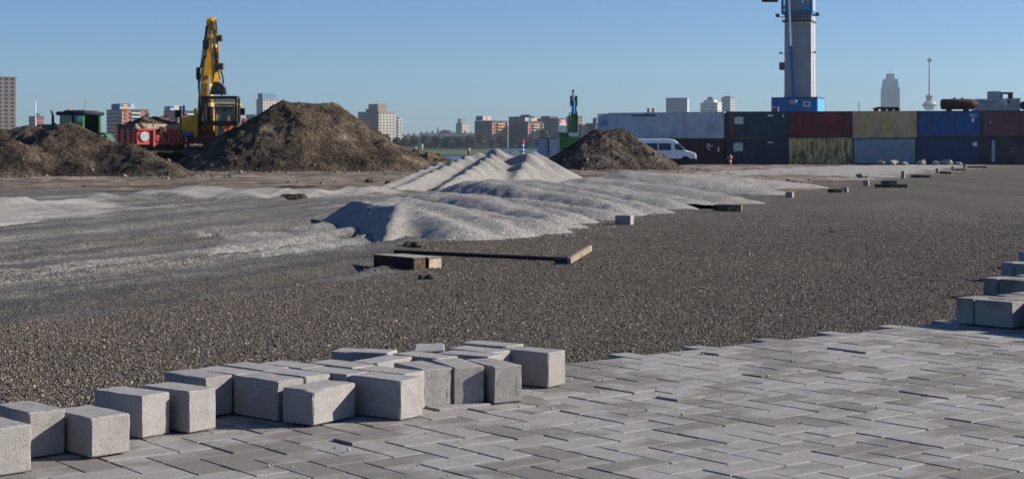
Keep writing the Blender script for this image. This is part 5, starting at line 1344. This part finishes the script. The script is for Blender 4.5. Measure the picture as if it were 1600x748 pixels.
block_building('wide dark blue gridded office slab left of the green excavator arm', 838, 872, 888, 186, A + 30, M['b_navy_glass'], M['b_navy_glass'], 11, roof=[(-.4, .4, .2, .6, 2, 'b_slate')], sign=(.1, .9, -6, -.6, ['signal_red', 'b_pale', 'signal_red']), name='office_slab')
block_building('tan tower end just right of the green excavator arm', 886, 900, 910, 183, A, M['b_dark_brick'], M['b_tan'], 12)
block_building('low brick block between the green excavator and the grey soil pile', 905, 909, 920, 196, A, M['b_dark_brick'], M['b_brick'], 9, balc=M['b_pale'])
block_building('dark office block with a pink and white billboard left of the pale container', 916, 931, 948, 194, A, M['b_navy_glass'], M['b_slate'], 10, roof=[(.4, 1, .1, .7, 5, 'b_navy_glass')], sign=(.05, .75, .9, 5.5, ['b_pale', 'signal_red', 'b_pale']), name='office_slab')
block_building('wide pale glass tower behind the long pale container', 1042, 1074, 1077.5, 153.5, 2400, M['b_pale_glass'], M['b_pale'], 20, phi=R(65), colsL=12, colsR=2, band=False, name='office_tower')
block_building('white hospital like block with stepped roof left of the slim round tower', 1096, 1121, 1130, 161, 2500, M['b_pale'], M['b_pale'], 16, phi=R(60), roof=[(-.0, .8, .2, .8, 4, 'b_pale'), (.2, .6, .35, .65, 9, 'b_slate')], colsL=10, colsR=3, band=False, name='office_block')
block_building('slim pale tower with ribbed right side behind the teal container', 1129, 1141, 1149.5, 152.5, 2700, M['b_grey'], M['b_pale'], 22, roof=[(.1, .8, .1, .8, 2, 'b_grey')], band=False, name='office_tower')
# stepped glass skyscraper
Y = 4300.0; s = FPX / Y
t = thing('skyscraper', 'hazy blue stepped glass skyscraper left of the observation tower', 'skyscraper', ((1391 - 800) / s, Y, GROUND_FAR), R(6))
for (hw, y1, y0, nm) in ((19.0, 138, 236, 'lower_shaft'), (16.5, 131, 138, 'upper_shaft'), (15.3, 124, 131, 'crown_step'), (8.2, 115.5, 124, 'crown')):
    zt_, zb_ = at(0, y1, Y).z - GROUND_FAR, at(0, y0, Y).z - GROUND_FAR
    o_ = MB().box(-hw, hw, -hw, hw, max(0, zb_), zt_).build(nm, M['b_pale_glass'] if nm != 'lower_shaft' else M['b_navy_glass'], t)
    m = MB(); k = max(3, int(hw / 2.2))
    for i in range(k + 1): x_ = -hw + 2 * hw * i / k; m.box(x_ - .35, x_ + .35, -hw - .8, -hw, max(0, zb_), zt_); m.box(-hw - .8, -hw, x_ - .35, x_ + .35, max(0, zb_), zt_); m.box(hw, hw + .8, x_ - .35, x_ + .35, max(0, zb_), zt_)
    m.build('mullions', M['b_pale_glass'], o_)
MB().tube((0, 0, at(0, 116, Y).z), (0, 0, at(0, 110, Y).z), .8, .4, 6).build('mast', M['b_grey'], t)
# slender observation tower
Y = 3200.0; s = FPX / Y
t = thing('observation_tower', 'slender observation tower with a disc shaped pod and tall spire', 'tower', ((1452.5 - 800) / s, Y, GROUND_FAR))
zz = lambda py: at(0, py, Y).z - GROUND_FAR
MB().lathe((0, 0, 0), [(6.5, 0), (5, zz(175))], 20).build('shaft', M['b_pale'], t, True)
MB().lathe((0, 0, 0), [(8, zz(172)), (13.5, zz(166)), (14.5, zz(163.5)), (12.0, zz(162.5)), (12, zz(160.5)), (7.5, zz(158.5))], 28).build('pod', M['b_pale'], t, True)
MB().lathe((0, 0, 0), [(14.0, zz(165.6)), (14.75, zz(164.4)), (14.4, zz(163.4))], 28).build('pod_windows', M['b_navy_glass'], t)
MB().lathe((0, 0, 0), [(6.5, zz(158.5)), (6.5, zz(152)), (8.5, zz(151.2)), (8.5, zz(150.2)), (5, zz(149)), (2.3, zz(147.5))], 20).build('upper_deck', M['b_grey'], t)
MB().lathe((0, 0, 0), [(2.2, zz(148)), (1.8, zz(97))], 14).build('spire', M['b_pale'], t, True)
MB().lathe((0, 0, 0), [(2.0, zz(97)), (4.6, zz(95.8)), (4.8, zz(93.2)), (2.2, zz(92.6)), (.8, zz(90))], 16).build('spire_head', M['b_slate'], t)
# terrace rows and turret behind the trees
for i, (x0, x1, yt, Y, lab) in enumerate(((626, 660, 211, 1440, 'low cream terrace left of the long dark terrace row behind the bank trees'), (655, 742, 208, 1460, 'long dark terrace row with pale chimneys behind the bank trees'))):
    s = FPX / Y; w = (x1 - x0) / s
    t = thing('terrace_row', lab, 'building', ((x0 - 800) / s, Y, GROUND_FAR), 0)
    H = at(0, yt, Y).z - GROUND_FAR
    MB().box(0, w, 0, 10, 0, H * .8).build('wall', M['b_cream'] if i == 0 else M['b_dark_brick'], t)
    MB().add([(0, -.3, H * .8), (w, -.3, H * .8), (w, 10.3, H * .8), (0, 10.3, H * .8), (0, 3.5, H), (w, 3.5, H), (w, 6.5, H), (0, 6.5, H)], [(3, 2, 1, 0), (4, 5, 6, 7), (0, 1, 5, 4), (1, 2, 6, 5), (2, 3, 7, 6), (3, 0, 4, 7)]).build('roof', M['b_slate'], t)
    k = int(w / 5)
    for c in range(k): MB().box(c * 5 + 1, c * 5 + 2.6, 4, 6, H - .3, H + 1.2 + (c * 7 % 3) * .4).build('chimney', M['b_cream'] if c % 2 else M['b_brick'], t)
    for f in range(3):
        m = MB()
        for c in range(int(w / 2.5)): m.box(c * 2.5 + .6, c * 2.5 + 1.7, -.12, -.002, H * .8 * (f + .25) / 3, H * .8 * (f + .8) / 3)
        m.build('window_row', M['b_pale'] if f == 2 else M['b_pane'], t)
Y = 1900.0; s = FPX / Y
t = thing('turreted_building', 'far building with green copper turret and jagged roof above the terrace row', 'building', ((685 - 800) / s, Y, GROUND_FAR))
H = at(0, 206, Y).z - GROUND_FAR
MB().box(-1, 16.5, 0, 14, 0, H).build('wall', M['b_grey'], t)
MB().lathe((0, 0, 0), [(1.6, H), (1.6, H + 2.5), (1.2, H + 2.8), (1.0, H + 4.2), (.1, H + 6.0)], 10).build('turret', M['b_copper'], t)
MB().prism([(1.5, H), (3, H + 1.6), (6, H + 1.6), (6.6, H + 3.4), (7.4, H + 3.4), (8, H + 1.8), (12, H + 2.0), (14, H + 1.0), (16, H)], 2, 12, 'Y').build('roof', M['b_slate'], t)

# trees along the far bank
def crown_mesh(seed, mat, n=800):
    r = random.Random(seed); m = MB()
    lobes = [(r.uniform(-.55, .55), r.uniform(-.4, .4), r.uniform(-.45, .6), r.uniform(.35, .6)) for _ in range(9)]
    for i in range(n):
        lx, ly, lz, lr = r.choice(lobes)
        d = Vector((r.gauss(0, 1), r.gauss(0, 1), r.gauss(0, 1))).normalized() * lr * r.uniform(.6, 1.08)
        c = Vector((lx, ly, lz)) + d
        a = Vector((r.gauss(0, 1), r.gauss(0, 1), r.gauss(0, 1))).normalized(); b = a.orthogonal().normalized(); e = a.cross(b); q = r.uniform(.08, .17)
        m.add([c - b * q - e * q * .6, c + b * q - e * q * .6, c + b * q * .7 + e * q, c - b * q * .7 + e * q], [(0, 1, 2, 3)])
    me = m.mesh('crown'); me.materials.append(mat); return me
crowns = [crown_mesh(i, M['leaf']) for i in range(5)] + [crown_mesh(20 + i, M['leaf_autumn']) for i in range(2)]
def trunk_mesh():
    m = MB(); m.tube((0, 0, 0), (0, 0, .45), .035, .025, 8)
    for k in range(5): a = k * 1.26; m.tube((0, 0, .35 + .03 * k), (.22 * math.cos(a), .22 * math.sin(a), .7), .018, .006, 6)
    me = m.mesh('trunk'); me.materials.append(M['bark']); return me
trk = trunk_mesh()
ORD = ['first', 'second', 'third', 'fourth', 'fifth', 'sixth', 'seventh', 'eighth', 'ninth', 'tenth', 'eleventh', 'twelfth', 'thirteenth', 'fourteenth', 'fifteenth', 'sixteenth', 'seventeenth', 'eighteenth', 'nineteenth', 'twentieth', 'twenty-first', 'twenty-second']
TREES = [(585, 212, 15, 0), (603, 209, 13, 1), (620, 213, 13, 2), (633, 215, 15, 3), (647, 213, 14, 4), (664, 212, 16, 0), (682, 212, 16, 1), (700, 213, 16, 2), (718, 215, 17, 3), (735, 212, 16, 5), (752, 211, 16, 0), (768, 216, 10, 1), (783, 211, 13, 4), (803, 212, 15, 2), (822, 215, 15, 3), (853, 201, 14, 6), (838, 216, 10, 1), (872, 207, 10, 6)]
for i, (px, pyt, wpx, ci) in enumerate(TREES):
    Y = 1366 + (i * 37 % 11) * 1.5; s = FPX / Y; x = (px - 800) / s
    H = at(0, pyt, Y).z - GROUND_FAR
    t = thing('bank_tree', '%s tree from the left in the row of %s trees along the far bank' % (ORD[i], 'round'), 'tree', (x, Y, GROUND_FAR), i * 1.3, 'trees along the far bank')
    tr = link('trunk', trk, t); tr.scale = (H * .8, H * .8, H * .75)
    c = link('crown', crowns[ci], t, (0, 0, H * .60)); ww = wpx / s * .62; c.scale = (ww, ww, H * .40)
# low hedge mass further along the bank
for i, (x0, x1) in enumerate(((-330, -150), (40, 240))):
    m = MB(); r = random.Random(60 + i)
    for k in range(1500):
        c = Vector((r.uniform(x0, x1), r.uniform(1375, 1385), GROUND_FAR + abs(r.gauss(0, 3.2)) + 1)); a = Vector((r.gauss(0, 1), r.gauss(0, 1), r.gauss(0, 1))).normalized(); b = a.orthogonal().normalized(); e = a.cross(b); q = r.uniform(.8, 1.6)
        m.add([c - b * q, c + e * q, c + b * q, c - e * q], [(0, 1, 2, 3)])
    tag(m.build('far_shrubs', M['leaf']), ['dark far shrubs along the bank left of the soil piles', 'dark far shrubs along the bank behind the containers'][i], 'shrubs', kind='stuff')

# ------------------------------------------------------------------ haze: one closed box of thin air round everything
hm = bpy.data.materials.new('haze_air'); hm.use_nodes = True
ht = hm.node_tree
ht.nodes.remove(ht.nodes['Principled BSDF'])
pv = ht.nodes.new('ShaderNodeVolumePrincipled')
pv.inputs['Color'].default_value = (0.72, 0.87, 1.0, 1)
pv.inputs['Density'].default_value = 0.00006
pv.inputs['Anisotropy'].default_value = 0.3
ht.links.new(pv.outputs['Volume'], ht.nodes['Material Output'].inputs['Volume'])
hz_ = MB().box(-2700, 2700, -300, 4720, -5.0, 240).build('haze', hm); hz_['kind'] = 'stuff'
